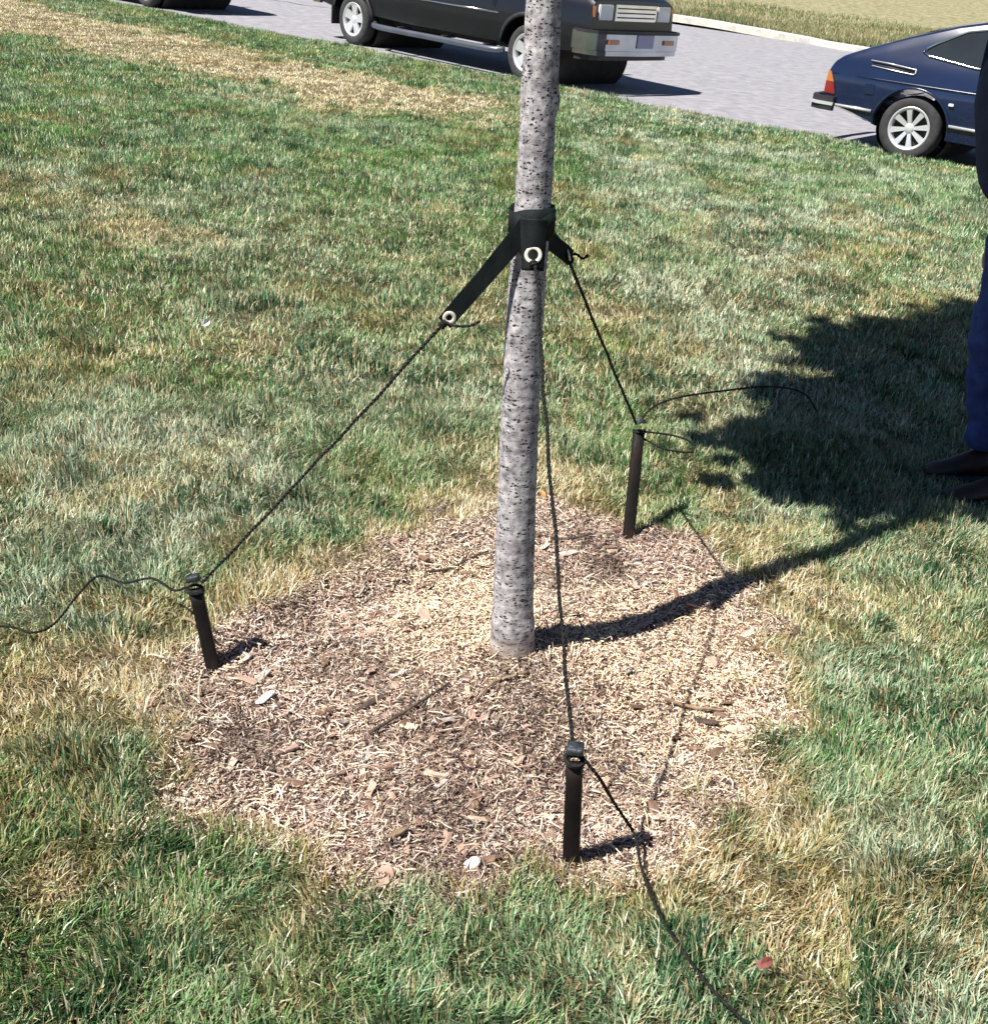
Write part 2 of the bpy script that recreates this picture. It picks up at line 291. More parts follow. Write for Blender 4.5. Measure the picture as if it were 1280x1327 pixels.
# short dry grass standing on the verge
_k = [i for i in range(len(KS)) if -3 < KS[i][0] < 17]; _n = 42000; _g = np.random.default_rng(8); _t = _g.uniform(_k[0], _k[-1], _n); _o = .22 + 7 * _g.random(_n) ** 1.7
_ks = np.array(KS); _kn = np.array(KN); _i = np.arange(len(KS)); _x = np.interp(_t, _i, _ks[:, 0]) + np.interp(_t, _i, _kn[:, 0]) * _o; _y = np.interp(_t, _i, _ks[:, 1]) + np.interp(_t, _i, _kn[:, 1]) * _o
_z = plane(_x, _y) + np.interp(_o, (.165, 1.5, 5, 16), (.05, .10, .2, .5)) - .02; _h = _g.uniform(.05, .13, _n) * (1 + (fnoise(_x, _y, .8, 141) > .55) * .5); _a = _g.uniform(0, 6.28, _n); _w = _g.uniform(.008, .02, _n)
_V = np.stack([np.stack([_x - np.cos(_a) * _w, _y - np.sin(_a) * _w, _z], 1), np.stack([_x + np.cos(_a) * _w, _y + np.sin(_a) * _w, _z], 1), np.stack([_x + _g.normal(0, .04, _n), _y + _g.normal(0, .04, _n), _z + _h], 1)], 1)
_d = np.clip(fnoise(_x, _y, 1.6, 151) * 2 - .5 + .4 * _g.normal(0, 1, _n) + .5 * np.exp(-_o / .5), 0, 1)[:, None]; _c = (np.array((.11, .17, .06)) * (1 - _d) + np.array((.48, .40, .24)) * _d) * _g.uniform(.7, 1.25, (_n, 1))
tag(mesh_np('verge_grass', _V, np.arange(_n * 3), np.full(_n, 3), M['blade'], cols=np.repeat(_c, 3, 0)), 'short dry grass on the verge across the street', 'grass', kind='stuff')

# ---------------------------------------------------------------- grass blades (real geometry)
BLEACH = ((-1.0, 3.05, .33, .40), (-1.25, 3.6, .35, .35), (-.85, 3.35, .3, .3), (-.35, 4.1, .4, .25), (-.75, 3.1, .25, .3), (1.0, 2.45, .3, .32), (.9, 1.95, .28, .32), (.85, 3.4, .15, .35), (-.9, 2.05, .16, .4), (.0, 3.75, .25, .2))
def dry_fields(x, y):
    """dryness 0..1 of the turf, and a blue-grey amount"""
    rd = ring_d(x, y); sd = road_d(x, y); ua = (x - E0[0]) * ED[0] + (y - E0[1]) * ED[1]
    d = .01 + 1.2 * (fnoise(x, y, .55, 31, 4) - .42) + .55 * (vnoise(x, y, .15, 37) - .5)
    d = d + .55 * np.exp(-np.clip(rd, 0, 9) / .12)
    # worn pale strip along the street on the left
    sc = -3.05 + .35 * (vnoise(ua, ua * 0, 1.6, 41) - .5) - .03 * (ua + 4); w = 1.10 + .6 * (vnoise(ua, sd, .9, 43) - .5)
    st = np.exp(-np.abs((sd - sc) / w) ** 2.6) * sstep(1.2, -.8, ua + 1.2 * (vnoise(x, y, .8, 47) - .5))
    d = d + 1.25 * st
    for px, py, r, a in ((-.77, 1.59, .07, 1.0), (-.86, 2.25, .30, .50), (-.55, 2.75, .16, .35), (.62, 1.80, .22, .45), (-1.5, 4.2, .3, .25), (.05, 5.5, .5, .25), (.95, 2.95, .16, .6), (.75, 3.35, .2, .5), (-1.9, 6.4, .4, .3), (.2, 3.45, .25, .4)):
        d = d + a * np.exp(-((x - px) ** 2 + (y - py) ** 2) / r ** 2)
    far = sstep(4.5, 9, y); d = d - .16 * far * (1 - np.clip(st, 0, 1)) + .04 * sstep(4.2, 2.4, y)
    bl = fnoise(x, y, .55, 53, 3) + .25 * sstep(.3, .9, rd) * (x > .6) + .25 * sstep(-.4, -.9, x) * (np.abs(y - 3.0) < 1.0)
    for px, py, r, a in BLEACH: bl = bl + a * np.exp(-((x - px) ** 2 + (y - py) ** 2) / r ** 2)
    return np.clip(d, 0, 1.3), bl, st
def blades(name, n, y0, y1, margin, segs, wmul, lmul, seed):
    g = np.random.default_rng(seed); xs = []; ys = []; tot = 0
    while tot < n:
        k = n * 2; y = g.uniform(y0, y1, k); hw = .427 * (.9 * y + .68) + margin; hm = .427 * (.9 * y1 + .68) + margin
        x = g.uniform(-hm, hm, k); ok = (np.abs(x + .02 * y) < hw) & (road_d(x, y) < -.10 + .06 * g.random(k))
        rd = ring_d(x, y); ok &= g.random(k) < .02 + .98 * sstep(-.13, .06, rd) ** 2
        ok &= (rd > -.15) | (g.random(k) < .15)
        ok &= vnoise(x, y, .05, 61) + .55 * g.random(k) > .42 * sstep(1.0, .2, rd + .4)
        xs.append(x[ok]); ys.append(y[ok]); tot += ok.sum()
    x = np.concatenate(xs)[:n]; y = np.concatenate(ys)[:n]; rd = ring_d(x, y)
    z = lawn_z(x, y) - .014
    d, bl, st = dry_fields(x, y); tall = fnoise(x, y, .35, 67, 2)
    L = (.018 + .026 * g.random(n) + .040 * np.clip(tall - .42, 0, 1)) * lmul * (1 - .35 * np.clip(st, 0, 1)) * (.65 + .35 * sstep(-.10, .05, rd)) * (1 + .45 * np.exp(-((rd - .03) / .06) ** 2))
    tuft = (g.random(n) < .006); L = np.where(tuft, L * 1.6, L)
    cl = sstep(.70, .86, vnoise(x, y, .12, 131)) * sstep(.03, .15, rd); L = L * (1 + .55 * cl); d = d - .5 * cl
    W = (.0022 + .0016 * g.random(n)) * wmul
    flow = vnoise(x, y, .16, 73) * 9 + vnoise(x, y, .06, 79) * 4
    phi = flow + g.normal(0, 1.1, n); lean = np.clip(.62 + .3 * (vnoise(x, y, .11, 83) - .5) + g.normal(0, .38, n), .05, 1.45)
    # matted straw lies flatter
    lean = np.clip(lean + .2 * np.clip(d, 0, 1) - .2 * cl, .05, 1.45)
    cx, cy = np.cos(phi), np.sin(phi); fa = phi + math.pi / 2 + g.normal(0, .6, n); wx, wy = np.cos(fa) * W / 2, np.sin(fa) * W / 2
    # colours
    r = g.random(n); q = g.random(n)
    green = np.array((.098, .220, .052)); deep = np.array((.024, .078, .030)); blue = np.array((.225, .335, .195)); olive = np.array((.235, .25, .095))
    straw = np.array((.52, .45, .27)); pale = np.array((.66, .64, .49)); rust = np.array((.34, .22, .11))
    t = sstep(.35, .75, bl + .35 * (r - .5))[:, None]; c = green * (1 - t) + blue * t; t = (sstep(.72, 1.0, bl + .2 * (r - .5)) * .8)[:, None]; c = c * (1 - t) + np.array((.42, .48, .37)) * t
    t = (q < .18 + .35 * cl + .45 * sstep(.5, .72, vnoise(x, y, .21, 89)))[:, None]; c = np.where(t, deep * (.8 + .9 * r[:, None]), c)
    t = (sstep(.12, .55, d) * (g.random(n) < .75))[:, None]; gold = np.exp(-np.clip(rd, 0, 9) / .22)[:, None]; c = c * (1 - t) + (olive * (1 - gold) + np.array((.29, .205, .075)) * gold) * t * (1.0 + .2 * r[:, None])
    pd = np.clip(.17 + .10 * sstep(2.6, 3.6, y) * sstep(8.5, 6.5, y) + .78 * sstep(.16, 1.0, d), 0, .96); isd = g.random(n) < pd
    k = g.random(n)[:, None]; dc = np.where(k < .5, straw * (.7 + .6 * k), np.where(k < .78, pale, rust)); c = np.where(isd[:, None], dc, c)
    oc = sstep(.56, .74, fnoise(x, y, .42, 121, 3))[:, None] * (g.random(n) < .45)[:, None]; c = c * (1 - .7 * oc) + np.array((.36, .27, .11)) * .7 * oc
    c = c * (.82 + .58 * g.random(n))[:, None] * (1 + .12 * sstep(5, 9, y))[:, None]
    lift = L * np.cos(lean); run = L * np.sin(lean)
    if segs == 2:
        V = np.empty((n, 5, 3), np.float32); mz = lift * .62; mr = run * .38
        V[:, 0] = np.stack([x - wx, y - wy, z], 1); V[:, 1] = np.stack([x + wx, y + wy, z], 1)
        V[:, 2] = np.stack([x + cx * mr + wx * .8, y + cy * mr + wy * .8, z + mz], 1); V[:, 3] = np.stack([x + cx * mr - wx * .8, y + cy * mr - wy * .8, z + mz], 1)
        V[:, 4] = np.stack([x + cx * run, y + cy * run, z + lift * .95], 1)
        b = (np.arange(n) * 5)[:, None]; fl = (b + np.array([0, 1, 2, 3, 3, 2, 4])).ravel(); fs = np.tile([4, 3], n)
        cc = np.repeat(c[:, None, :], 5, 1)
        tip = np.where((g.random(n) < .35)[:, None], straw * .9, c); cc[:, 4] = tip
        cc = cc.reshape(-1, 3)
    else:
        V = np.empty((n, 3, 3), np.float32)
        V[:, 0] = np.stack([x - wx, y - wy, z], 1); V[:, 1] = np.stack([x + wx, y + wy, z], 1); V[:, 2] = np.stack([x + cx * run, y + cy * run, z + lift], 1)
        fl = np.arange(n * 3); fs = np.full(n, 3); cc = np.repeat(c, 3, 0)
    o = mesh_np(name, V, fl, fs, M['blade'], cols=cc); return o
Q_ = 1.0
for nm, n, y0, y1, mg, sg, wm, lm, sd in (('lawn_grass', 130000, .75, 2.2, .45, 2, 1.0, 1.0, 1), ('lawn_grass', 215000, 2.2, 4.2, .5, 2, 1.15, 1.0, 2),
      ('lawn_grass', 210000, 4.2, 7.2, .7, 2, 1.55, 1.0, 3), ('lawn_grass', 300000, 7.2, 11.2, .9, 1, 2.4, 1.0, 4), ('lawn_grass', 300000, 11.2, 21.5, 1.2, 1, 3.8, 1.05, 5)):
    o = blades(nm, int(n * Q_), y0, y1, mg, sg, wm, lm, sd)
    where = {1: 'mixed green and straw turf nearest the mulch ring, front of the lawn', 2: 'mottled green and straw turf around the staked tree', 3: 'mottled turf behind the staked tree', 4: 'green turf in the middle of the lawn', 5: 'turf with a worn pale strip along the street'}[sd]
    tag(o, where, 'grass', kind='stuff')

# ---------------------------------------------------------------- mulch ring
def in_ring(n, g, grow=.03):
    out = []; tot = 0
    while tot < n:
        p = np.stack([g.uniform(-.85, .9, n * 2), g.uniform(1.5, 3.4, n * 2)], 1); k = ring_d(p[:, 0], p[:, 1]) < grow * g.random(n * 2); out.append(p[k]); tot += k.sum()
    return np.concatenate(out)[:n]
bed = grid('mulch_bed', np.linspace(-.92, .98, 240), np.linspace(1.45, 3.45, 240), lambda X, Y: lawn_z(X, Y) + (vnoise(X, Y, .02, 5) - .5) * .008 - .022 * sstep(-.05, .06, ring_d(X, Y)), M['bed'], keep=lambda X, Y: ring_d(X, Y) < .10)
tag(bed, kind='structure')
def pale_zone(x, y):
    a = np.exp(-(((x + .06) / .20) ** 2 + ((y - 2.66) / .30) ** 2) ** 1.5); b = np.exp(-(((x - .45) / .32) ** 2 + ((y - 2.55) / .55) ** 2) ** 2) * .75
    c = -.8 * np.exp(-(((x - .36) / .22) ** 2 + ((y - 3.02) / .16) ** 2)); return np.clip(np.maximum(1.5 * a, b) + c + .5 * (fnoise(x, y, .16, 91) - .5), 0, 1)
def shreds(n, seed, lmin, lmax, wmin, wmax, lift):
    g = np.random.default_rng(seed); p = in_ring(n, g, .09); x, y = p[:, 0], p[:, 1]; pz = pale_zone(x, y)
    L = lmin + (lmax - lmin) * g.random(n) ** 2 * (1 - .6 * pz); W = wmin + (wmax - wmin) * g.random(n)
    phi = vnoise(x, y, .12, 97) * 8 + g.normal(0, .9, n); th = g.normal(0, .28, n); z = lawn_z(x, y) + .002 + lift * g.random(n) ** 1.5
    dx, dy, dz = np.cos(phi) * np.cos(th), np.sin(phi) * np.cos(th), np.sin(th); roll = g.normal(0, .5, n)
    wx, wy, wz = -np.sin(phi) * np.cos(roll) * W / 2, np.cos(phi) * np.cos(roll) * W / 2, np.sin(roll) * W / 2
    bend = g.normal(0, .05, n) * L; up = np.abs(g.normal(0, .07, n)) * L
    V = np.empty((n, 6, 3), np.float32)
    for k, t in enumerate((-.5, 0, .5)):
        mx = 0 if k != 1 else 1; ccx = x + dx * L * t - np.sin(phi) * bend * mx; ccy = y + dy * L * t + np.cos(phi) * bend * mx; ccz = z + dz * L * t + up * mx
        tw = (.7, 1, .35)[k]
        V[:, k * 2] = np.stack([ccx - wx * tw, ccy - wy * tw, ccz - wz * tw], 1); V[:, k * 2 + 1] = np.stack([ccx + wx * tw, ccy + wy * tw, ccz + wz * tw], 1)
    fl = ((np.arange(n) * 6)[:, None] + np.array([0, 1, 3, 2, 2, 3, 5, 4])).ravel(); fs = np.full(n * 2, 4)
    pal = np.array([(.74, .60, .49), (.58, .42, .34), (.40, .265, .215), (.24, .150, .120), (.06, .040, .034), (.50, .46, .44), (.82, .70, .46)])
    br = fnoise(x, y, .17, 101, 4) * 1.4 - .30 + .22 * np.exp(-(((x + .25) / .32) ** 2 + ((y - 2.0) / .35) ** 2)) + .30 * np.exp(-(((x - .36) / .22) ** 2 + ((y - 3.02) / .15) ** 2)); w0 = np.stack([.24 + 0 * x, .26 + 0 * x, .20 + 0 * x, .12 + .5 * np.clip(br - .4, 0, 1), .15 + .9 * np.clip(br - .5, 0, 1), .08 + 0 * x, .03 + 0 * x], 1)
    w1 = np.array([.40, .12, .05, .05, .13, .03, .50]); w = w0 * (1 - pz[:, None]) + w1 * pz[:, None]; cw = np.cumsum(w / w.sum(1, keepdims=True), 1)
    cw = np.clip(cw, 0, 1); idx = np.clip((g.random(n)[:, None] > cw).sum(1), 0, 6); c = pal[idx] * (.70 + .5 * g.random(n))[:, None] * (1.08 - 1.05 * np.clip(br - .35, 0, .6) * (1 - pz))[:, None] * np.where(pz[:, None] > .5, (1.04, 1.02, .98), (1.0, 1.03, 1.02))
    return V.reshape(-1, 3), fl, fs, np.repeat(c, 6, 0)
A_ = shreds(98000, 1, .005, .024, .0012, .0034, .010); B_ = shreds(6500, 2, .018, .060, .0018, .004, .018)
_s0 = in_ring
def in_ring(n, g, grow=0):
    a = g.uniform(0, 6.283, n); r = .050 + .05 * g.random(n) ** 1.5; return np.stack([TREE[0] + np.cos(a) * r, TREE[1] + np.sin(a) * r], 1)
D_ = shreds(900, 3, .008, .026, .0016, .004, .012); in_ring = _s0
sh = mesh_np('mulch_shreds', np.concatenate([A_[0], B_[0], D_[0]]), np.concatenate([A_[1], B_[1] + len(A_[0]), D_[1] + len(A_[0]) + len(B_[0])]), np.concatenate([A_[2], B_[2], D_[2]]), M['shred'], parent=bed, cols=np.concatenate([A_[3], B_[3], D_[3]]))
tag(sh, kind='stuff')
chip_meshes = []
for k in range(12):
    bm = bmesh.new(); Lc = random.uniform(.016, .038); box_bm(bm, (0, 0, 0), (Lc, random.uniform(.006, .014), random.uniform(.003, .006)))
    bmesh.ops.subdivide_edges(bm, edges=[e for e in bm.edges if abs((e.verts[0].co - e.verts[1].co).x) > .01], cuts=1)
    for v in bm.verts: v.co += Vector((random.gauss(0, .003), random.gauss(0, .0016), random.gauss(0, .0010)))
    me = bpy.data.meshes.new('wood_chip'); bm.to_mesh(me); bm.free(); me.materials.append(CHIPM[(0, 1, 3, 2, 1, 3, 3, 1, 2, 3, 1, 3)[k]]); chip_meshes.append(me)
cp = in_ring(290, rng, 0)
for x, y in cp:
    if math.hypot(x - TREE[0], y - TREE[1]) < .08: continue
    o = link(bpy.data.objects.new('wood_chip', random.choice(chip_meshes)), bed); o.location = (x, y, lz(x, y) + .009); o.rotation_euler = (random.gauss(0, .25), random.gauss(0, .2), random.uniform(0, 6.28)); s = random.choice((.6, .7, .8, .9, 1.0, 1.2, 1.5)); o.scale = (s, s, s)

# ---------------------------------------------------------------- the tree
tree = empty('young_tree', (TREE[0], TREE[1], lz(*TREE)))
tag(tree, 'young staked tree with pale grey speckled bark in the mulch ring', 'tree')
tz0 = lz(*TREE)
TC = [(0, .0, -.08, .060), (0, 0, -.01, .056), (-.001, 0, .03, .0525), (-.002, 0, .10, .050), (-.004, 0, .22, .0475), (-.006, 0, .40, .0445), (-.009, 0, .60, .0425), (-.010, 0, .80, .0405), (-.008, 0, .95, .0390), (-.005, 0, 1.08, .0378),
      (-.004, .0, 1.25, .0365), (-.004, 0, 1.38, .0355), (-.006, 0, 1.50, .0335), (-.01, .01, 1.8, .032), (-.03, .03, 2.3, .030), (-.05, .05, 2.9, .027), (-.06, .06, 3.6, .022), (-.09, .10, 4.4, .016), (-.10, .10, 5.2, .010), (-.11, .10, 5.9, .004)]
TC = np.array(TC)
def trunk_at(z): return np.array([np.interp(z, TC[:, 2], TC[:, k]) for k in (0, 1, 3)])
zs = np.concatenate([np.arange(-.08, 1.7, .012), np.arange(1.7, 5.95, .08)]); nseg = 48
tv = []; tuv = []
for z in zs:
    cx, cy, r = trunk_at(z)
    for k in range(nseg):
        a = 2 * math.pi * k / nseg; rr = r * (1 + .02 * (float(vnoise(a * 1.6 + 20, z * 2.2, .5, 111)) - .5) + .018 * (float(vnoise(k % nseg * .2, z * 9, .35, 113)) - .5))
        if z < .12: rr *= 1 + .10 * max(0, (.12 - z) / .12) * (.5 + .5 * math.cos(a * 3 + .7))
        def bump(a0, z0, am, aw, zw): return am * math.exp(-((math.atan2(math.sin(a - a0), math.cos(a - a0))) / aw) ** 2 - ((z - z0) / zw) ** 2)
        rr += bump(.15, 1.285, .007, .55, .02) - bump(.15, 1.245, .003, .5, .014) + bump(-2.2, .735, .004, .35, .010) + bump(-1.2, .18, .0035, 2.2, .006) + bump(-.6, .075, .006, .5, .02) + bump(-1.9, 1.36, .004, .6, .015) + bump(2.9, 1.30, .003, .6, .02)
        tv.append((cx + rr * math.cos(a), cy + rr * math.sin(a), z))
tf = []
for i in range(len(zs) - 1):
    for k in range(nseg):
        k2 = (k + 1) % nseg; tf.append((i * nseg + k, i * nseg + k2, (i + 1) * nseg + k2, (i + 1) * nseg + k))
        for kk, ii in ((k, i), (k + 1, i), (k + 1, i + 1), (k, i + 1)): tuv.append((kk / nseg * .27, zs[ii]))
mesh_np('trunk', tv, np.array(tf).ravel(), np.full(len(tf), 4), M['bark'], parent=tree, smooth=True, uvs=tuv)
# limbs and crown (above the frame; they cast the leafy shade on the right)
clumps = []
LIMBS = [(2.35, 122, .62, .55), (2.6, 125, .4, .8), (3.2, 60, .4, .9), (2.8, 100, .6, .8), (3.8, 20, .5, .9), (3.0, 130, .75, .8), (3.9, 270, .5, .9), (3.2, 80, .95, .8), (3.3, 150, 1.0, .8), (4.0, 250, .8, .9), (3.5, 110, 1.15, .8), (3.6, 50, 1.0, .9), (3.8, 345, .9, .95), (3.9, 128, 1.3, .8), (4.1, 95, 1.3, .8), (4.2, 190, 1.0, 1.0), (4.4, 70, 1.2, 1.0), (4.6, 290, .8, 1.0), (4.6, 140, 1.3, .8), (4.8, 110, 1.35, .8), (5.0, 20, .8, 1.0), (5.2, 130, 1.2, .8)]
for z0, az, ln, rise in LIMBS:
    c = trunk_at(z0); a = R(az); pts = []; rad = []
    for k in range(6):
        t = k / 5; pts.append((c[0] + math.cos(a) * ln * t + .04 * random.gauss(0, 1) * t, c[1] + math.sin(a) * ln * t + .04 * random.gauss(0, 1) * t, z0 + rise * .6 * ln * t)); rad.append(max(.003, c[2] * .5 * (1 - t) + .003))
        if t > .3: clumps.append((pts[-1], .20 + .13 * random.random()))
        if t > .5: clumps.append(((pts[-1][0] + random.gauss(0, .2), pts[-1][1] + random.gauss(0, .2), pts[-1][2] + random.gauss(0, .15)), .20))
    v, f_ = tube(spline(pts, 3), np.interp(np.linspace(0, 5, 16), range(6), rad), 7); mesh_py('branch', v, f_, M['bark'], tree, True)
for (c, r) in list(clumps):
    for _ in range(3):
        dd = Vector((random.gauss(0, 1), random.gauss(0, 1), random.gauss(0, .8))).normalized() * (r + random.uniform(.02, .16)); clumps.append(((c[0] + dd.x, c[1] + dd.y, c[2] + dd.z), random.uniform(.05, .10)))
for z in np.arange(3.3, 5.9, .3):
    c = trunk_at(z); clumps.append(((c[0], c[1], z), .35))
lv = []; lc = []
for (c, r) in clumps:
    k = 430 if r > .15 else 34; d = rng.normal(0, 1, (k, 3)); d /= np.linalg.norm(d, axis=1)[:, None]; p = np.array(c) + d * (r * rng.random(k) ** .5)[:, None] * np.array((1, 1, .85))
    u = rng.normal(0, 1, (k, 3)); u[:, 2] *= .5; u /= np.linalg.norm(u, axis=1)[:, None]; w = np.cross(u, rng.normal(0, 1, (k, 3))); w /= np.linalg.norm(w, axis=1)[:, None]
    s = rng.uniform(.026, .042, k)[:, None]; lv.append(np.stack([p - u * s, p + w * s * .75, p + u * s * 1.15, p - w * s * .75], 1)); b = np.array((.06, .11, .035)) * rng.uniform(.7, 1.4, (k, 1)); lc.append(np.repeat(b, 4, 0))
lv = np.concatenate(lv).reshape(-1, 3); mesh_np('crown', lv, np.arange(len(lv)), np.full(len(lv) // 4, 4), M['leafmat'], parent=tree, cols=np.concatenate(lc))

# ---------------------------------------------------------------- stakes
STK = {'L': ((-.645, 2.29), (-.687, 2.325, .262), 'dark stake at the left of the mulch ring, leaning left'),
       'F': ((.180, 1.752), (.166, 1.712, .288), 'dark stake in front, at the near edge of the mulch ring'),
       'B': ((.410, 3.14), (.427, 3.27, .336), 'dark stake behind the trunk at the right rear of the ring')}
for key, (b, t, lab) in STK.items():
    z = lz(*b); P0 = Vector((b[0], b[1], z)); P1 = Vector(t); ax = (P1 - P0).normalized(); h = (P1 - P0).length
    s = empty('guy_stake', P0); s.rotation_mode = 'QUATERNION'; s.rotation_quaternion = Vector((0, 0, 1)).rotation_difference(ax)
    tag(s, lab, 'stake', 'stakes around the tree')
    bm = bmesh.new(); wd = .0155 if key != 'B' else .016
    secs = [(-.07, .80), (-.01, .92), (.0, 1.0), (h * .35, 1.0), (h * .7, .98), (h - .035, 1.0)]
    # open channel section, as a pressed steel stake
    out = [(-1, -.62), (-.82, -.8), (.82, -.8), (1, -.62), (1, .8), (.66, .8), (.55, -.3), (-.55, -.3), (-.66, .8), (-1, .8)]
    rings = [[bm.verts.new((x * wd * k + .0006 * math.sin(zz * 90 + i), y * wd * k, zz)) for i, (x, y) in enumerate(out)] for zz, k in secs]
    for a_, b_ in zip(rings, rings[1:]):
        for i in range(10): bm.faces.new((a_[i], a_[(i + 1) % 10], b_[(i + 1) % 10], b_[i]))
    bm.faces.new(rings[-1]); bm.faces.new(list(reversed(rings[0]))); o = from_bm('shaft', bm, M['stake'], s, auto=40); o.rotation_euler = (0, 0, R({'L': 12, 'F': -10, 'B': 5}[key]))
    bm = bmesh.new(); prof_ = [(-.014, .98), (-.012, 1.01), (-.004, 1.01), (-.001, .94), (.0, .75)]
    pr = [[bm.verts.new((x * wd * k, (y if y < 0 else y * .9) * wd * k, h + zz)) for x, y in ((-1, -.62), (-.8, -.84), (.8, -.84), (1, -.62), (1, .78), (.8, .9), (-.8, .9), (-1, .78))] for zz, k in prof_]
    for a_, b_ in zip(pr, pr[1:]):
        for i in range(8): bm.faces.new((a_[i], a_[(i + 1) % 8], b_[(i + 1) % 8], b_[i]))
    bm.faces.new(pr[-1]); o = from_bm('head', bm, M['stake_top'], s, auto=40); o.rotation_euler = (0, 0, R({'L': 12, 'F': -10, 'B': 5}[key]))

# ---------------------------------------------------------------- straps round the trunk
def trunk_w(z):   # world centre and radius at world height z
    c = trunk_at(z - tz0); return Vector((TREE[0] + c[0], TREE[1] + c[1], z)), c[2]
def ribbon(path, wdirs, width, th):
    V, Fc = [], []; n = len(path)
    for i in range(n):
        p = Vector(path[i]); t = (Vector(path[min(i + 1, n - 1)]) - Vector(path[max(i - 1, 0)])).normalized(); w = Vector(wdirs[i]); w = (w - t * w.dot(t)).normalized(); nn = t.cross(w)
        wd = width[i] if hasattr(width, '__len__') else width
        for a, b in ((-1, -1), (1, -1), (1, 1), (-1, 1)): V.append(p + w * a * wd / 2 + nn * b * th / 2)
    for i in range(n - 1):
        for k in range(4): Fc.append((i * 4 + k, i * 4 + (k + 1) % 4, (i + 1) * 4 + (k + 1) % 4, (i + 1) * 4 + k))
    Fc.append((3, 2, 1, 0)); Fc.append(tuple(range((n - 1) * 4, n * 4))); return V, Fc
GROM = {'L': Vector((-.112, 2.375, .882)), 'F': Vector((.0575, 2.372, 1.022)), 'B': Vector((.137, 2.553, .984))}
SLAB = {'L': 'black webbing strap pulled out to the lower left of the trunk', 'F': 'black webbing strap with pale ring facing out from the front of the trunk', 'B': 'short black webbing strap behind the right of the trunk'}
BAND = {'L': (1.085, 0.05, .0045), 'F': (1.078, .048, .0075), 'B': (1.068, .05, .0015)}
WEBW = .036
for key in 'LBF':
    zc, hgt, off = BAND[key]; zc += 0; V = []; Fc = []; gp = GROM[key]; c0, r0 = trunk_w(zc)
    st = empty('tree_strap', c0); tag(st, SLAB[key], 'strap', 'straps on the trunk')
    nb = 40; da = Vector((gp.x - c0.x, gp.y - c0.y, 0)).normalized(); ha = math.atan2(da.y, da.x)
    path = []; wd = []
    for k in range(nb + 1):
        a = ha + 2 * math.pi * k / nb; dip = .018 * math.exp(-((math.atan2(math.sin(a - ha), math.cos(a - ha))) / .6) ** 2)
        cc, r = trunk_w(zc - dip); rr = r + off + .003; path.append(Vector((cc.x + rr * math.cos(a), cc.y + rr * math.sin(a), zc - dip)) - c0); wd.append((.0, 0, 1))
    v, f_ = ribbon(path, wd, hgt, .0022); mesh_py('loop', v, f_, M['web'], st, True)
    if key == 'F':
        d0 = Vector((0, -1, 0)); a0 = path[0] + Vector((0, -.004, .012)); p1 = gp - c0; dv = (p1 - a0).normalized(); side = Vector((1, 0, 0))
        pts = spline([a0 + Vector((0, .002, .020)), a0 + Vector((0, -.002, .004)), a0.lerp(p1, .5) + Vector((0, -.003, 0)), p1, p1 + Vector((.0, -.010, -.030))], 5)
        v, f_ = ribbon(pts, [side] * len(pts), list(np.linspace(.058, .046, len(pts))), .003); mesh_py('webbing', v, f_, M['web'], st, True); gn = Vector((-.05, -.92, .38)).normalized()
    else:
        dv = (gp - c0 - path[0]); dv.z += .018; dvn = dv.normalized(); side = Vector((0, 0, 1)); p1 = gp - c0
        a0 = path[0] + Vector((0, 0, -.004))
        if key == 'L': a0 = Vector((-.018, -.043, -.022))
        dvn = (p1 - a0).normalized(); endp = p1 + dvn * .016
        pts = [a0 - dvn * (.02 if key == 'L' else .03), a0.lerp(endp, .25), a0.lerp(endp, .5) + Vector((0, 0, -.002)), a0.lerp(endp, .75), endp]
        v, f_ = ribbon(pts, [side] * 5, [.046, .040, WEBW, WEBW, WEBW * .95], .003); v2, f2 = ribbon([p + Vector((0, .004, .001)) for p in pts], [side] * 5, [.044, .038, WEBW * .97, WEBW * .97, WEBW * .9], .002)
        v, f_ = merge([(v, f_), (v2, f2)]); mesh_py('webbing', v, f_, M['web'], st, False)
        w = (side - dvn * side.dot(dvn)).normalized(); gn = dvn.cross(w); gn = -gn if gn.y > 0 else gn
        if key == 'B': gn = Vector((.95, .1, .3)).normalized()
    Rg = .0145 if key == 'F' else .0105
    v, f_ = torus(p1 + gn * .0026, gn, Rg, .0042, 28, 8, .55); mesh_py('grommet', v, f_, M['brass'], st, True)

# ---------------------------------------------------------------- guy ropes with tails
def cord(path, rad, n=7):
    """two-strand twisted cord"""
    P = [Vector(p) for p in path]; L = [0]
    for a, b in zip(P, P[1:]): L.append(L[-1] + (b - a).length)
    m = max(8, int(L[-1] / .005)); xs = np.linspace(0, L[-1], m); A = np.array([tuple(p) for p in P]); C_ = np.stack([np.interp(xs, L, A[:, k]) for k in range(3)], 1)
    parts = []
    for s in (0, math.pi):
        pts = []
        for i in range(m):
            t = Vector(C_[min(i + 1, m - 1)] - C_[max(i - 1, 0)]).normalized(); nrm = t.cross(Vector((.31, .2, .93))).normalized(); b = t.cross(nrm); a = xs[i] / .022 * 2 * math.pi + s
            pts.append(Vector(C_[i]) + (nrm * math.cos(a) + b * math.sin(a)) * rad * .5)
        parts.append(tube(pts, rad * .62, 5))
    return merge(parts)
def lay(pts, lift=.012): return [(x, y, lz(x, y) + l_) for (x, y), l_ in zip(pts, lift if hasattr(lift, '__len__') else [lift] * len(pts))]
TL = Vector(STK['L'][1]); TF = Vector(STK['F'][1]); TB = Vector(STK['B'][1])
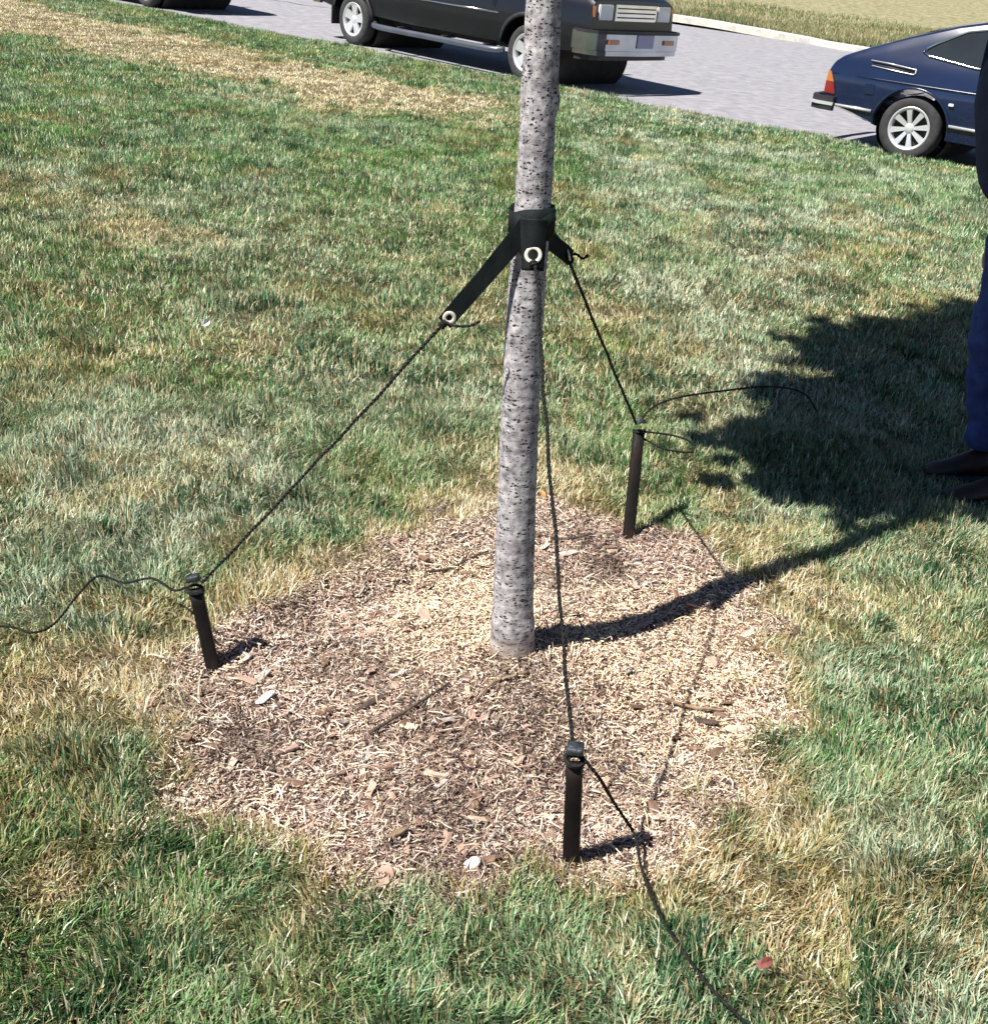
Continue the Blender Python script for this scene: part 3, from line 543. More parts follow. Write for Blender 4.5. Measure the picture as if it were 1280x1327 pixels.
def mainline(a, b, sag, wob=.0012, side=(0, 0)):
    out = []
    for k in range(15):
        t = k / 14; p = a.lerp(b, t); p.z -= sag * 4 * t * (1 - t); p.x += side[0] * 4 * t * (1 - t) + random.gauss(0, wob) * (0 < k < 14); p.y += side[1] * 4 * t * (1 - t); out.append(p)
    return spline(out, 3)
def rope(lab, loc, mains, tails, knots, rad):
    t = empty('guy_rope', (loc[0], loc[1], lz(loc[0], loc[1]))); tag(t, lab, 'rope', 'guy ropes'); inv = Vector((loc[0], loc[1], lz(loc[0], loc[1])))
    v, f_ = merge([cord([p - inv for p in m], rad) for m in mains]); mesh_py('line', v, f_, M['rope'], t, True)
    for q in tails: v, f_ = cord([Vector(p) - inv for p in q], rad * .85); mesh_py('tail', v, f_, M['rope'], t, True)
    for c, ax, r_, n_ in knots:
        prts = [torus(Vector(c) - inv + Vector(ax).normalized() * (i - (n_ - 1) / 2) * .0065, Vector(ax) + Vector((random.gauss(0, .12), random.gauss(0, .12), random.gauss(0, .12))), r_, .0032, 18, 6) for i in range(n_)]
        v, f_ = merge(prts); mesh_py('knot', v, f_, M['rope'], t, True)
axL = (TL - Vector((-.645, 2.29, .04))).normalized(); axF = (TF - Vector((.18, 1.752, -.01))).normalized(); axB = (TB - Vector((.41, 3.14, 0))).normalized()
kL = TL - axL * .028; kF = TF - axF * .028; kB = TB - axB * .028
# left
gl = GROM['L']
rope('black guy rope from the left strap to the left stake, tail trailing left', STK['L'][0],
     [mainline(gl + Vector((-.006, -.004, -.006)), kL + Vector((.017, 0, .01)), .004)],
     [spline([kL + Vector((-.018, -.006, 0)), kL + Vector((-.06, .03, -.03))] + lay([(-.84, 2.50), (-.93, 2.555), (-1.0, 2.575), (-1.025, 2.49), (-1.036, 2.36), (-1.07, 2.31), (-1.15, 2.33), (-1.35, 2.29)], [.09, .035, .035, .03, .028, .028, .03, .03]), 8),
      spline([gl + Vector((-.008, -.006, -.008)), gl + Vector((.012, -.012, -.014)), gl + Vector((.045, -.014, -.012)), gl + Vector((.066, -.016, .0))], 6)],
     [(kL - axL * .010, axL, .0172, 2), (gl + Vector((-.012, -.002, -.014)), (TL - gl), .006, 3)], .0040)
gf = GROM['F']
rope('black guy rope from the front strap to the near stake, tail in the grass', STK['F'][0],
     [mainline(gf + Vector((.002, -.008, -.008)), kF + Vector((-.004, .012, .014)), .012, .0018, (.0, 0))],
     [spline([kF + Vector((.018, -.01, 0)), kF + Vector((.05, .0, -.05)), (.262, 1.80, lz(.262, 1.80) + .11)] + lay([(.305, 1.785), (.312, 1.715), (.329, 1.60), (.361, 1.512), (.404, 1.432), (.455, 1.372), (.55, 1.25)], [.05, .03, .028, .03, .03, .028, .03]), 8)],
     [(kF - axF * .010, axF, .0172, 2), (gf + Vector((.001, -.010, -.016)), (TF - gf), .006, 2)], .0042)
gb = GROM['B']
rope('black guy rope on the rear stake, with curved tail and loop', STK['B'][0],
     [mainline(gb + Vector((.0, .004, -.006)), kB + Vector((-.012, -.012, .016)), .004)],
     [spline([kB + Vector((.0, .016, .012)), (.470, 3.33, .352), (.555, 3.40, .362), (.715, 3.5, .356), (.885, 3.6, .342), (1.02, 3.7, .29), (1.10, 3.78, .2)], 8),
      spline([kB + Vector((.018, -.004, -.01)), (.525, 3.26, .291), (.580, 3.24, .282), (.590, 3.22, .270), (.572, 3.2, .262), (.497, 3.2, .270), kB + Vector((.016, -.012, -.03))], 8),
      spline([gb + Vector((0, 0, -.004)), gb + Vector((.018, -.004, .004)), gb + Vector((.034, -.006, -.006)), gb + Vector((.045, -.008, .004))], 5)],
     [(kB - axB * .010, axB, .0172, 2), (gb + Vector((.005, .006, -.010)), (TB - gb), .007, 3)], .0042)

# ---------------------------------------------------------------- small things lying about
def twig(name, pts, r, mat, lab, cat, lift=.010):
    P = spline(lay(pts, lift), 5); n = len(P); c = Vector((P[0].x, P[0].y, lz(P[0].x, P[0].y)))
    v, f_ = tube([p + Vector((random.gauss(0, .0008), random.gauss(0, .0008), random.gauss(0, .0008))) - c for p in P], [r * (1 - .5 * i / n) for i in range(n)], 6); o = mesh_py(name, v, f_, mat, smooth=True); o.location = c; tag(o, lab, cat)
twig('stick', [(-.185, 2.86), (-.12, 2.895), (-.06, 2.96), (-.01, 3.0)], .0045, M['darkbark'], 'dark thin curved stick on the mulch left behind the trunk', 'stick', .014)
twig('stick', [(.43, 2.33), (.50, 2.315), (.575, 2.305)], .0055, M['twig'], 'straight grey-brown stick on the pale mulch right of the trunk', 'stick', .016)
twig('stick', [(.10, 2.33), (.02, 2.29), (-.03, 2.22)], .004, M['twig'], 'bent twig on the mulch at the foot of the trunk', 'stick', .014)
twig('stick', [(-.26, 2.12), (-.17, 2.20), (-.09, 2.28)], .0045, M['darkbark'], 'dark stick in the brown mulch in front left of the trunk', 'stick', .016)
twig('stick', [(-.74, 2.42), (-.69, 2.385), (-.655, 2.35)], .005, M['twig'], 'pale stick in the grass beside the left stake', 'stick', .03)
twig('stick', [(.30, 3.13), (.22, 3.10), (.12, 3.11)], .0045, M['darkbark'], 'dark stick on the mulch between the trunk and the rear stake', 'stick', .014)
def slab(name, x, y, L, W, H, mat, rz, lab, cat, rough=.2, lift=.012, tilt=.1):
    bm = bmesh.new(); bmesh.ops.create_icosphere(bm, subdivisions=2, radius=.5)
    for v in bm.verts:
        v.co *= 1 + random.uniform(-rough, rough); v.co = Vector((v.co.x * L, v.co.y * W, v.co.z * H))
    o = from_bm(name, bm, mat, auto=35); o.location = (x, y, lz(x, y) + lift); o.rotation_euler = (tilt, -tilt, rz); tag(o, lab, cat)
slab('stone', -.012, 1.717, .036, .026, .018, M['palestone'], .5, 'small white stone near the front edge of the mulch', 'stone')
slab('bark_chip', -.502, 2.185, .060, .020, .008, M['palestone'], 1.0, 'bright pale bark chip in the mulch at the left', 'bark chip', lift=.016)
slab('bark_chip', -.16, 1.775, .055, .014, .010, M['twig'], .6, 'long pale wood chip in the mulch in front of the trunk', 'wood chip', lift=.016)
slab('bark_chip', .52, 2.27, .065, .020, .012, M['darkbark'], -.2, 'dark bark piece under the straight stick', 'bark chip', lift=.010)
slab('bark_chip', -.26, 2.24, .09, .018, .014, M['darkbark'], .7, 'dark bark strip in the brown mulch left of the trunk', 'bark chip', lift=.010)
def leaf(x, y, L, mat, rz, lab, lift=.04, tilt=.5):
    pts = [(-.5, 0), (-.25, .2), (.05, .27), (.3, .17), (.5, 0), (.3, -.17), (.05, -.27), (-.25, -.2)]
    V = [(a * L, b * L, .10 * L * abs(b) * 4 + .06 * L * math.sin(a * 5)) for a, b in pts] + [(-.25 * L, 0, 0), (.05 * L, 0, 0), (.3 * L, 0, 0)]
    V2 = [(a, b, c - .0012) for a, b, c in V]; Fq = [(0, 1, 8), (1, 2, 9, 8), (2, 3, 10, 9), (3, 4, 10), (4, 5, 10), (5, 6, 9, 10), (6, 7, 8, 9), (7, 0, 8)]
    n = len(V); Fq = [tuple(reversed(f)) for f in Fq] + [tuple(i + n for i in f) for f in Fq] + [(i, (i + 1) % 8, n + (i + 1) % 8, n + i) for i in range(8)]
    o = mesh_py('dead_leaf', V + V2, Fq, mat); o.location = (x, y, lz(x, y) + lift); o.rotation_euler = (tilt, -.2, rz); tag(o, lab, 'leaf')
leaf(-1.228, 4.64, .055, M['palestone'], 1.2, 'small pale dead leaf standing in the grass at the left', .045, 1.0)
leaf(.503, 1.482, .035, M['redleaf'], .3, 'small dark red leaf in the grass at the lower right', .04)
leaf(.150, 3.34, .045, M['orangeleaf'], 2.0, 'orange dead leaf in the dry grass behind the trunk', .03)

# ---------------------------------------------------------------- cars
class Car:
    def __init__(s, name, lab, cat, wheel_xy, heading, y_side, W, top, bot, sect, plan, mat):
        d = Vector((math.cos(heading), math.sin(heading), 0)); l_ = Vector((-d.y, d.x, 0)); p = Vector((*wheel_xy, 0)) - l_ * y_side
        s.root = empty(name, (p.x, p.y, plane(p.x, p.y) - .055)); tag(s.root, lab, cat)
        # stand on the slope
        n = Vector((-SX, -SY, 1)).normalized(); dx = (d - n * d.dot(n)).normalized(); dy = n.cross(dx); s.root.rotation_euler = Matrix((dx, dy, n)).transposed().to_euler()
        s.W, s.top, s.bot, s.sect, s.plan, s.mat = W, np.array(top), np.array(bot), np.array(sect), np.array(plan), mat
    def zt(s, x): return float(np.interp(x, s.top[:, 0], s.top[:, 1]))
    def zb(s, x): return float(np.interp(x, s.bot[:, 0], s.bot[:, 1]))
    def hw(s, x, z): return s.W * float(np.interp(z, s.sect[:, 0], s.sect[:, 1])) * float(np.interp(x, s.plan[:, 0], s.plan[:, 1]))
    def body(s, axles, arch_r, nx=90):
        x0, x1 = s.top[0, 0], s.top[-1, 0]; bm = bmesh.new(); rings = []; nz = 18
        xs = sorted(set(list(np.round(np.linspace(x0, x1, nx), 4)) + [round(float(v), 4) for v in s.top[:, 0]]))
        for x in xs:
            b, t = s.zb(x), s.zt(x); half = []
            half.append((0, b)); half.append((s.hw(x, b) * .9, b))
            for k in range(nz):
                f = k / (nz - 1); z = b + .03 + (t - b - .05) * f; w = s.hw(x, z)
                if f > .9: w -= .012 * ((f - .9) / .1) ** 2
                half.append((w, z))
            wt = half[-1][0]; half += [(wt - .03, t - .006), (wt - .07, t + .002), (wt * .5, t + .012), (0, t + .016)]
            ring = [bm.verts.new((x, w, z)) for w, z in half] + [bm.verts.new((x, -w, z)) for w, z in reversed(half[1:-1])]; rings.append(ring)
        m = len(rings[0])
        for a, b in zip(rings, rings[1:]):
            for i in range(m): bm.faces.new((a[i], b[i], b[(i + 1) % m], a[(i + 1) % m]))
        bm.faces.new(list(reversed(rings[0]))) if True else None; bm.faces.new(rings[-1]); bmesh.ops.recalc_face_normals(bm, faces=bm.faces)
        o = from_bm('body', bm, s.mat, s.root, auto=28)
        cutters = []
        for ax in axles:
            cb = bmesh.new(); bmesh.ops.create_cone(cb, cap_ends=True, segments=40, radius1=arch_r, radius2=arch_r, depth=s.W * 2.6, matrix=Matrix.Translation((ax, 0, s.wz)) @ Matrix.Rotation(R(90), 4, 'X'))
            c = from_bm('cut', cb, s.mat, s.root); cutters.append(c); md = o.modifiers.new('b', 'BOOLEAN'); md.object = c; md.operation = 'DIFFERENCE'; md.solver = 'EXACT'
        dg = bpy.context.evaluated_depsgraph_get(); me = bpy.data.meshes.new_from_object(o.evaluated_get(dg)); o.modifiers.clear(); o.data = me
        for c in cutters: bpy.data.objects.remove(c)
        # dark inner wells
        for ax in axles:
            v, f_ = lathe([(arch_r + .004, -s.W * .80), (arch_r + .004, s.W * .80)], 30); mesh_py('wheel_well', [(x + ax, y, z + s.wz) for x, y, z in v if True], [q for q in f_], M['underbody'], s.root, True)
            bm = bmesh.new(); box_bm(bm, (ax, 0, s.wz + .02), (arch_r * .5, s.W * .9, .10)); from_bm('axle_beam', bm, M['underbody'], s.root)
        return o
    def patch(s, name, poly, mat, off=.004, side=-1, parent=None, sub=0):
        """side panel from an (x, z) polygon laid on the body side, with thickness"""
        bm = bmesh.new(); vs = [bm.verts.new((x, 0, z)) for x, z in poly]; bm.faces.new(vs)
        bmesh.ops.triangulate(bm, faces=bm.faces[:]);
        for _ in range(2): bmesh.ops.subdivide_edges(bm, edges=[e for e in bm.edges if e.calc_length() > .12], cuts=1, use_grid_fill=True)
        r = bmesh.ops.extrude_face_region(bm, geom=bm.faces[:]); ex = {v for v in r['geom'] if isinstance(v, bmesh.types.BMVert)}
        for v in bm.verts: v.co.y = side * (s.hw(v.co.x, v.co.z) + (off if v in ex else -.012))
        bmesh.ops.recalc_face_normals(bm, faces=bm.faces); return from_bm(name, bm, mat, parent or s.root, auto=30)
    def line(s, name, pts, hgt, mat, off=.006, side=-1, parent=None):
        P = [Vector((x, side * (s.hw(x, z) + off), z)) for x, z in pts]; v, f_ = ribbon(P, [(0, 0, 1)] * len(P), hgt, .012); return mesh_py(name, v, f_, mat, parent or s.root, True)
    def wheel(s, x, y, r, style, side):
        k = 1 if side > 0 else -1; wdt = .19
        prof = [(r * .64, -.085), (r * .70, -.098), (r * .86, -.100), (r * .955, -.085), (r * .995, -.06), (r, -.02), (r, .02), (r * .995, .06), (r * .955, .085), (r * .86, .100), (r * .70, .098), (r * .64, .085)]
        v, f_ = lathe(prof, 44); t = mesh_py('wheel', [(a, b * k, c) for a, b, c in v], f_ if k < 0 else [tuple(reversed(q)) for q in f_], M['rubber'], s.root, True); t.location = (x, y, s.wz)
        v, f_ = lathe([(r * .66, .080), (r * .69, .092), (r * .65, .095), (r * .60, .088), (r * .575, .06), (r * .57, -.06)], 40); mesh_py('rim', [(a, b * k, c) for a, b, c in v], f_, M['alloy'], t, True)
        v, f_ = lathe([(.001, .02), (r * .58, .02)], 30); mesh_py('brake_disc', [(a, b * k, c) for a, b, c in v], f_, M['underbody'], t)
        v, f_ = lathe([(.001, .082), (r * .10, .082), (r * .15, .074), (r * .17, .05)], 20); mesh_py('hub', [(a, b * k, c) for a, b, c in v], f_, M['alloy'], t, True)
        ns, w0, w1 = (8, .050, .095) if style == 'eight' else (5, .12, .20)
        for i in range(ns):
            a = 2 * math.pi * i / ns + .2; q = []
            for rr, ww, hh in ((r * .12, w0 * r, .070), (r * .38, (w0 + w1) * .5 * r, .078), (r * .60, w1 * r, .084)):
                for sgn in (-1, 1): q.append((rr, sgn * ww, hh))
            top = [(u * math.cos(a) - w * math.sin(a), h * k, u * math.sin(a) + w * math.cos(a)) for u, w, h in q]; bt = [(p[0], p[1] - .03 * k, p[2]) for p in top]
            F_ = [(0, 1, 3, 2), (2, 3, 5, 4)]; F2 = [tuple(j + 6 for j in reversed(z)) for z in F_]; sd = [(0, 2, 8, 6), (2, 4, 10, 8), (1, 7, 9, 3), (3, 9, 11, 5)]
            mesh_py('spoke', top + bt, F_ + F2 + sd, M['alloy'], t)
        return t
    def box(s, name, c, sz, mat, bev=.01, parent=None, rot=None):
        bm = bmesh.new(); box_bm(bm, c, sz, rot, bev); return from_bm(name, bm, mat, parent or s.root, auto=40)
    def wrap(s, name, xe, z0, z1, th, mat, front, ret, ext=.0, parent=None):
        """bumper: bar across an end with returns along both sides"""
        d = 1 if front else -1; pts = []; w = s.hw(xe - d * ret, .5) + .02 + ext
        pts = [(xe - d * ret, -w), (xe - d * .12, -w + .015), (xe - d * .03, -w + .07), (xe, -w + .18), (xe + d * .03, 0), (xe, w - .18), (xe - d * .03, w - .07), (xe - d * .12, w - .015), (xe - d * ret, w)]
        P = [Vector((x, y, (z0 + z1) / 2)) for x, y in pts]; v, f_ = ribbon(P, [(0, 0, 1)] * len(P), z1 - z0, th); o = mesh_py(name, v, f_, mat, parent or s.root); return o

# navy hatchback on the right (rear axle at x = 0)
HT = [(-.95, .58), (-.945, .70), (-.93, .765), (-.89, .82), (-.83, .865), (-.6, .965), (-.2, 1.115), (.2, 1.25), (.6, 1.345), (1.0, 1.395), (1.4, 1.40), (1.7, 1.37), (2.0, 1.20), (2.28, .98), (2.36, .945), (2.8, .90), (3.15, .83), (3.3, .76), (3.36, .60)]
HB = [(-.95, .40), (-.6, .33), (-.35, .26), (0, .22), (2.5, .20), (3.0, .22), (3.36, .36)]
HS = [(.2, .93), (.32, .965), (.5, .995), (.62, 1.0), (.69, .995), (.72, .985), (.85, .95), (.95, .905), (1.05, .86), (1.2, .80), (1.36, .72), (1.42, .66)]
HP = [(-.95, .88), (-.9, .92), (-.75, .955), (-.4, .985), (0, 1), (1.2, 1.0), (2.3, .985), (2.9, .95), (3.2, .89), (3.36, .80)]
def hatchback(name, lab, cat, xy, hd, mat, tail_detail=True):
    c = Car(name, lab, cat, xy, hd, -.80, .83, HT, HB, HS, HP, mat); c.wz = .30
    c.body((0, 2.5), .365)
    for sd in (-1, 1):
        for ax in (0, 2.5): c.wheel(ax, sd * .70, .302, 'eight', sd)
        win = [(-.03, 1.00), (.02, .975), (.45, .925), (.98, .90), (.98, 1.28), (.62, 1.265), (.30, 1.20), (.07, 1.07)]
        w = c.patch('window', win, M['glass'], .004, sd)
        c.line('window_trim', [(.98, .893), (.45, .918), (.02, .966), (-.045, .995), (-.02, 1.03), (.06, 1.085), (.30, 1.212), (.62, 1.277), (.98, 1.293)], .016, M['chrome'], .008, sd, w)
        w = c.patch('window', [(1.06, .897), (1.62, .90), (2.12, .955), (1.74, 1.24), (1.5, 1.29), (1.06, 1.285)], M['glass'], .004, sd)
        for k, xx in enumerate((1.02,)): c.line('door_seam', [(xx, .30), (xx + .001, .60), (xx + .002, .88)], .006, M['blackplastic'], .0, sd)
        c.line('side_crease', [(-.90, .70), (-.4, .70), (.1, .70), (.6, .70), (1.2, .70), (2.0, .70), (3.0, .70)], .016, mat, .003, sd)
        c.line('chrome_moulding', [(-.80, .405), (-.6, .405), (-.40, .405)], .026, M['alloy'], .014, sd)
        c.line('chrome_moulding', [(.38, .385), (.8, .38), (1.4, .375), (2.1, .37)], .026, M['alloy'], .014, sd)
        for zq in (.835, .81): c.line('louvre', [(-.50, zq + .014), (-.3, zq + .008), (-.08, zq - .012)], .011, M['blackplastic'], .006, sd)
        c.line('louvre_frame', [(-.52, .860), (-.3, .853), (-.06, .832), (-.055, .80), (-.07, .786), (-.3, .80), (-.50, .814)], .008, M['alloy'], .006, sd)
        P = []; 
        for ax in (0, 2.5):
            P = [(ax + .385 * math.cos(t), .30 + .372 * math.sin(t)) for t in np.linspace(R(8), R(172), 22)]; c.line('arch_lip', P, .02, mat, .010, sd)
        c.patch('tail_lamp_amber' if False else 'indicator_lens', [(-.945, .615), (-.85, .615), (-.90, .705), (-.94, .715)], M['amber'], .016, sd)
        c.patch('tail_lens', [(-.945, .505), (-.815, .505), (-.848, .612), (-.945, .612)], M['red'], .016, sd)
        c.box('filler_cap' if sd < 0 else 'side_marker', (-.46, sd * (c.hw(-.46, .60) + .001), .60), (.10, .012, .10), mat, .004)
        c.box('door_handle', (1.18, sd * (c.hw(1.18, .80) + .012), .80), (.16, .022, .03), M['chrome'], .006)
        c.box('side_marker', (.36, sd * (c.hw(.36, .575) + .012), .575), (.05, .02, .028), M['white_lens'], .005)
    c.box('tail_lens', (-.955, 0, .585), (.03, 1.20, .15), M['red'], .008); c.box('number_plate', (-.975, 0, .60), (.012, .34, .13), M['plate'], .003)
    b = c.wrap('rear_bumper', -1.06, .345, .475, .05, M['blackplastic'], False, .26); c.wrap('bumper_strip', -1.088, .395, .425, .012, M['alloy'], False, .29, .027, b)
    b = c.wrap('front_bumper', 3.46, .34, .48, .05, M['blackplastic'], True, .3); c.wrap('bumper_strip', 3.488, .395, .425, .012, M['chrome'], True, .33, .027, b)
    for sd in (-1, 1): c.box('headlamp', (3.34, sd * .50, .66), (.05, .34, .15), M['white_lens'], .01)
    c.box('grille', (3.345, 0, .66), (.05, .55, .14), M['blackplastic'], .01)
    # rear glass on the sloping hatch, windscreen
    for nm, xs in (('rear_window', (-.42, .95)), ('windscreen', (1.76, 2.24))):
        V = []; n_ = 8
        for k in range(n_ + 1):
            x = xs[0] + (xs[1] - xs[0]) * k / n_; w = c.hw(x, c.zt(x)) - .10; V += [(x, -w, c.zt(x) + .019), (x, -w * .5, c.zt(x) + .026), (x, w * .5, c.zt(x) + .026), (x, w, c.zt(x) + .019)]
        mesh_py(nm, V, [(4 * k + j, 4 * k + 4 + j, 4 * k + 5 + j, 4 * k + 1 + j) for k in range(n_) for j in range(3)], M['glass'], c.root, True)
    for sd in (-1, 1): c.box('door_mirror', (1.98, sd * .88, .96), (.09, .17, .11), M['blackplastic'], .02)
    return c
hatchback('parked_hatchback', 'navy blue hatchback with eight-spoke wheels parked at the right', 'car', (3.847, 11.852), R(-36), M['navy'])
# third car, its nose just reaching the frame at the upper left
hatchback('parked_car', 'dark car parked behind the black truck at the upper left edge', 'car', (-8.05, 22.15), R(-38), M['charcoal'])

# black off-road wagon in the middle (front axle at x = 0)
VT = [(-4.43, .75), (-4.42, 1.0), (-4.35, 1.45), (-4.25, 1.60), (-4.0, 1.655), (-2.4, 1.68), (-1.4, 1.67), (-1.05, 1.60), (-.42, 1.19), (-.34, 1.14), (.1, 1.12), (.88, 1.08), (.98, 1.03), (1.0, .72)]
VB = [(-4.43, .50), (-4.0, .44), (-2.3, .38), (0, .38), (.7, .42), (1.0, .48)]
VS = [(.36, .93), (.45, .965), (.6, .99), (.75, 1.0), (.95, .985), (1.0, .965), (1.05, .94), (1.3, .87), (1.6, .77), (1.68, .70)]
VP = [(-4.43, .93), (-4.1, .97), (-2, 1), (-.3, 1), (.6, .97), (1.0, .92)]
v = Car('parked_truck', 'black off-road truck with chrome bumper parked beyond the trunk', 'truck', (.119, 15.367), R(-45), -.80, .83, VT, VB, VS, VP, M['black_paint']); v.wz = .335
v.body((-3.48, 0), .43)
for sd in (-1, 1):
    for ax in (-3.48, 0): v.wheel(ax, sd * .70, .335, 'five', sd)
    for ax in (-3.48, 0): v.line('arch_flare', [(ax + .455 * math.cos(t), .335 + .44 * math.sin(t)) for t in np.linspace(R(6), R(174), 24)], .05, M['blackplastic'], .022, sd)
    v.line('stripe', [(-2.4, .745), (-1.5, .745), (-.5, .745)], .018, M['chrome'], .002, sd)
    P = [(x, sd * .86, .31) for x in (-2.97, -2.8, -1.6, -.6, -.45)]; P[0] = (-3.01, sd * .76, .33); P[-1] = (-.40, sd * .76, .33)
    vv_, ff_ = tube(spline(P, 4), .038, 10); rb = mesh_py('running_board', vv_, ff_, M['step'], v.root, True)
    for xx in (-2.4, -1.5, -.7): v.box('bracket', (xx, sd * .74, .345), (.05, .22, .03), M['underbody'], .004, rb)
    v.box('mud_flap', (-3.94, sd * .70, .36), (.02, .24, .26), M['rubber'], .004)
    v.patch('window', [(-3.75, 1.10), (-2.45, 1.08), (-2.45, 1.50), (-3.65, 1.52)], M['glass'], .004, sd); v.patch('window', [(-2.36, 1.08), (-1.5, 1.07), (-1.5, 1.52), (-2.36, 1.50)], M['glass'], .004, sd); v.patch('window', [(-1.42, 1.07), (-.58, 1.10), (-1.02, 1.46), (-1.2, 1.53), (-1.42, 1.52)], M['glass'], .004, sd)
    v.box('door_handle', (-1.36, sd * (v.hw(-1.36, .92) + .01), .92), (.15, .02, .03), M['blackplastic'], .005)
    v.box('headlamp', (1.0, sd * .54, .91), (.04, .25, .17), M['white_lens'], .01); v.box('turn_signal', (1.158, sd * .52, .600), (.03, .20, .055), M['amber'], .006)
    v.box('corner_lamp', (.95, sd * .725, .91), (.10, .05, .13), M['amber'], .01)
    v.box('door_mirror', (-.62, sd * .94, 1.12), (.08, .16, .14), M['blackplastic'], .02)
b = v.wrap('front_bumper', 1.12, .50, .70, .05, M['bumper'], True, .34, .03); v.wrap('bumper_lip', 1.13, .445, .497, .035, M['bumper'], True, .34, .02, b); v.wrap('bumper_top_pad', 1.148, .685, .72, .02, M['blackplastic'], True, .36, .045, b)
v.box('number_plate', (1.177, .05, .61), (.012, .31, .15), M['plate'], .003, b); v.box('grille', (1.0, 0, .91), (.05, .78, .18), M['chrome'], .01)
for k in range(3): v.box('grille_bar', (1.028, 0, .86 + k * .05), (.012, .70, .014), M['blackplastic'], .002)
v.wrap('front_valance', 1.0, .38, .44, .03, M['blackplastic'], True, .2); v.wrap('rear_bumper', -4.53, .48, .64, .05, M['chrome'], False, .3)
v.box('skid_plate', (.45, 0, .40), (.5, .7, .03), M['underbody'], .01); v.box('axle_housing', (0, 0, .33), (.14, 1.2, .14), M['underbody'], .04); v.box('chassis_rail', (-1.5, .35, .36), (3.6, .10, .10), M['underbody'], .01); v.box('chassis_rail', (-1.5, -.35, .36), (3.6, .10, .10), M['underbody'], .01)

# ---------------------------------------------------------------- the person at the right edge, in profile, facing the tree
PX, PY = 1.735, 3.72; PZ = lz(PX, PY)
person = empty('person', (PX, PY, PZ)); tag(person, 'person in blue jeans and navy shirt standing at the right edge', 'person')
def skin(name, verts, edges, rads, mat, root, sub=2):
    me = bpy.data.meshes.new(name); me.from_pydata(verts, edges, []); o = link(bpy.data.objects.new(name, me), person); md = o.modifiers.new('s', 'SKIN'); md.use_smooth_shade = True
    sv_ = me.skin_vertices[0].data
    for i, r in enumerate(rads): sv_[i].radius = r if hasattr(r, '__len__') else (r, r); sv_[i].use_root = (i == root)
    o.modifiers.new('u', 'SUBSURF').levels = sub; o.modifiers['u'].render_levels = sub
    dg = bpy.context.evaluated_depsgraph_get(); m2 = bpy.data.meshes.new_from_object(o.evaluated_get(dg)); o.modifiers.clear(); o.data = m2; m2.materials.clear(); m2.materials.append(mat)
    m2.polygons.foreach_set('use_smooth', [True] * len(m2.polygons)); return o
# local frame: -x is the way the person faces, y across
J = dict(hip=(-.05, 0, .93), waist=(-.095, 0, 1.06), chest=(-.19, 0, 1.29), neck=(-.225, 0, 1.48), head0=(-.235, 0, 1.58))
def leg(s): return [(-.045, s * .095, .86), (-.06, s * .105, .50), (-.005, s * .11, .12)]
def arm(s): return [(-.19, s * .19, 1.40), (-.06, s * .245, 1.14), (-.04, s * .25, .90)]
V0 = [J['hip'], J['waist'], J['chest'], J['neck'], J['head0']]; E0_ = [(0, 1), (1, 2), (2, 3), (3, 4)]; R0_ = [(.13, .11), (.12, .105), (.155, .115), .055, .058]
for s in (-1, 1):
    k = len(V0); V0 += leg(s); E0_ += [(0, k), (k, k + 1), (k + 1, k + 2)]; R0_ += [.082, .056, .040]; k = len(V0); V0 += arm(s); E0_ += [(2, k), (k, k + 1), (k + 1, k + 2)]; R0_ += [.052, .040, .028]
    # palm and fingers
    wx, wy, wz_ = arm(s)[-1]; k = len(V0); V0.append((wx - .02, wy, wz_ - .06)); E0_.append((k - 1, k)); R0_.append((.034, .018))
    for q, (ox, ln) in enumerate(((.030, .070), (.010, .078), (-.010, .074), (-.028, .058))):
        a = len(V0); V0 += [(wx - .025 - ox, wy, wz_ - .100), (wx - .033 - ox, wy - s * .008, wz_ - .100 - ln * .55), (wx - .033 - ox, wy - s * .024, wz_ - .100 - ln)]; E0_ += [(k, a), (a, a + 1), (a + 1, a + 2)]; R0_ += [.0095, .0088, .0075]
    a = len(V0); V0 += [(wx - .055, wy - s * .012, wz_ - .055), (wx - .070, wy - s * .022, wz_ - .090)]; E0_ += [(k, a), (a, a + 1)]; R0_ += [.012, .009]
body = skin('body', V0, E0_, R0_, M['skin'], 0)
Vj = [J['hip'], (-.06, 0, 1.02)]; Ej = [(0, 1)]; Rj = [(.150, .135), (.140, .128)]
for s in (-1, 1):
    k = len(Vj); Vj += [(-.055, s * .09, .84), (-.062, s * .105, .66), (-.070, s * .108, .48), (-.030, s * .11, .28), (.0, s * .11, .11)]; Ej += [(0, k), (k, k + 1), (k + 1, k + 2), (k + 2, k + 3), (k + 3, k + 4)]; Rj += [.108, .094, .082, .076, .078]
jeans = skin('jeans', Vj, Ej, Rj, M['jeans'], 0)
for v_ in jeans.data.vertices:
    n = math.sin(v_.co.z * 55 + v_.co.y * 20) * .004 + math.sin(v_.co.z * 23 - v_.co.x * 30) * .005; v_.co.x += n
Vs = [(-.10, 0, .97), (-.145, 0, 1.15), (-.19, 0, 1.32), (-.225, 0, 1.45)]; Es = [(0, 1), (1, 2), (2, 3)]; Rs = [(.165, .16), (.17, .155), (.185, .14), (.085, .085)]
for s in (-1, 1):
    k = len(Vs); Vs += [(-.19, s * .195, 1.41), (-.06, s * .25, 1.15), (-.04, s * .25, .95)]; Es += [(2, k), (k, k + 1), (k + 1, k + 2)]; Rs += [.075, .060, .048]
shirt = skin('shirt', Vs, Es, Rs, M['shirt'], 0)
bm = bmesh.new(); bmesh.ops.create_uvsphere(bm, u_segments=32, v_segments=24, radius=1)
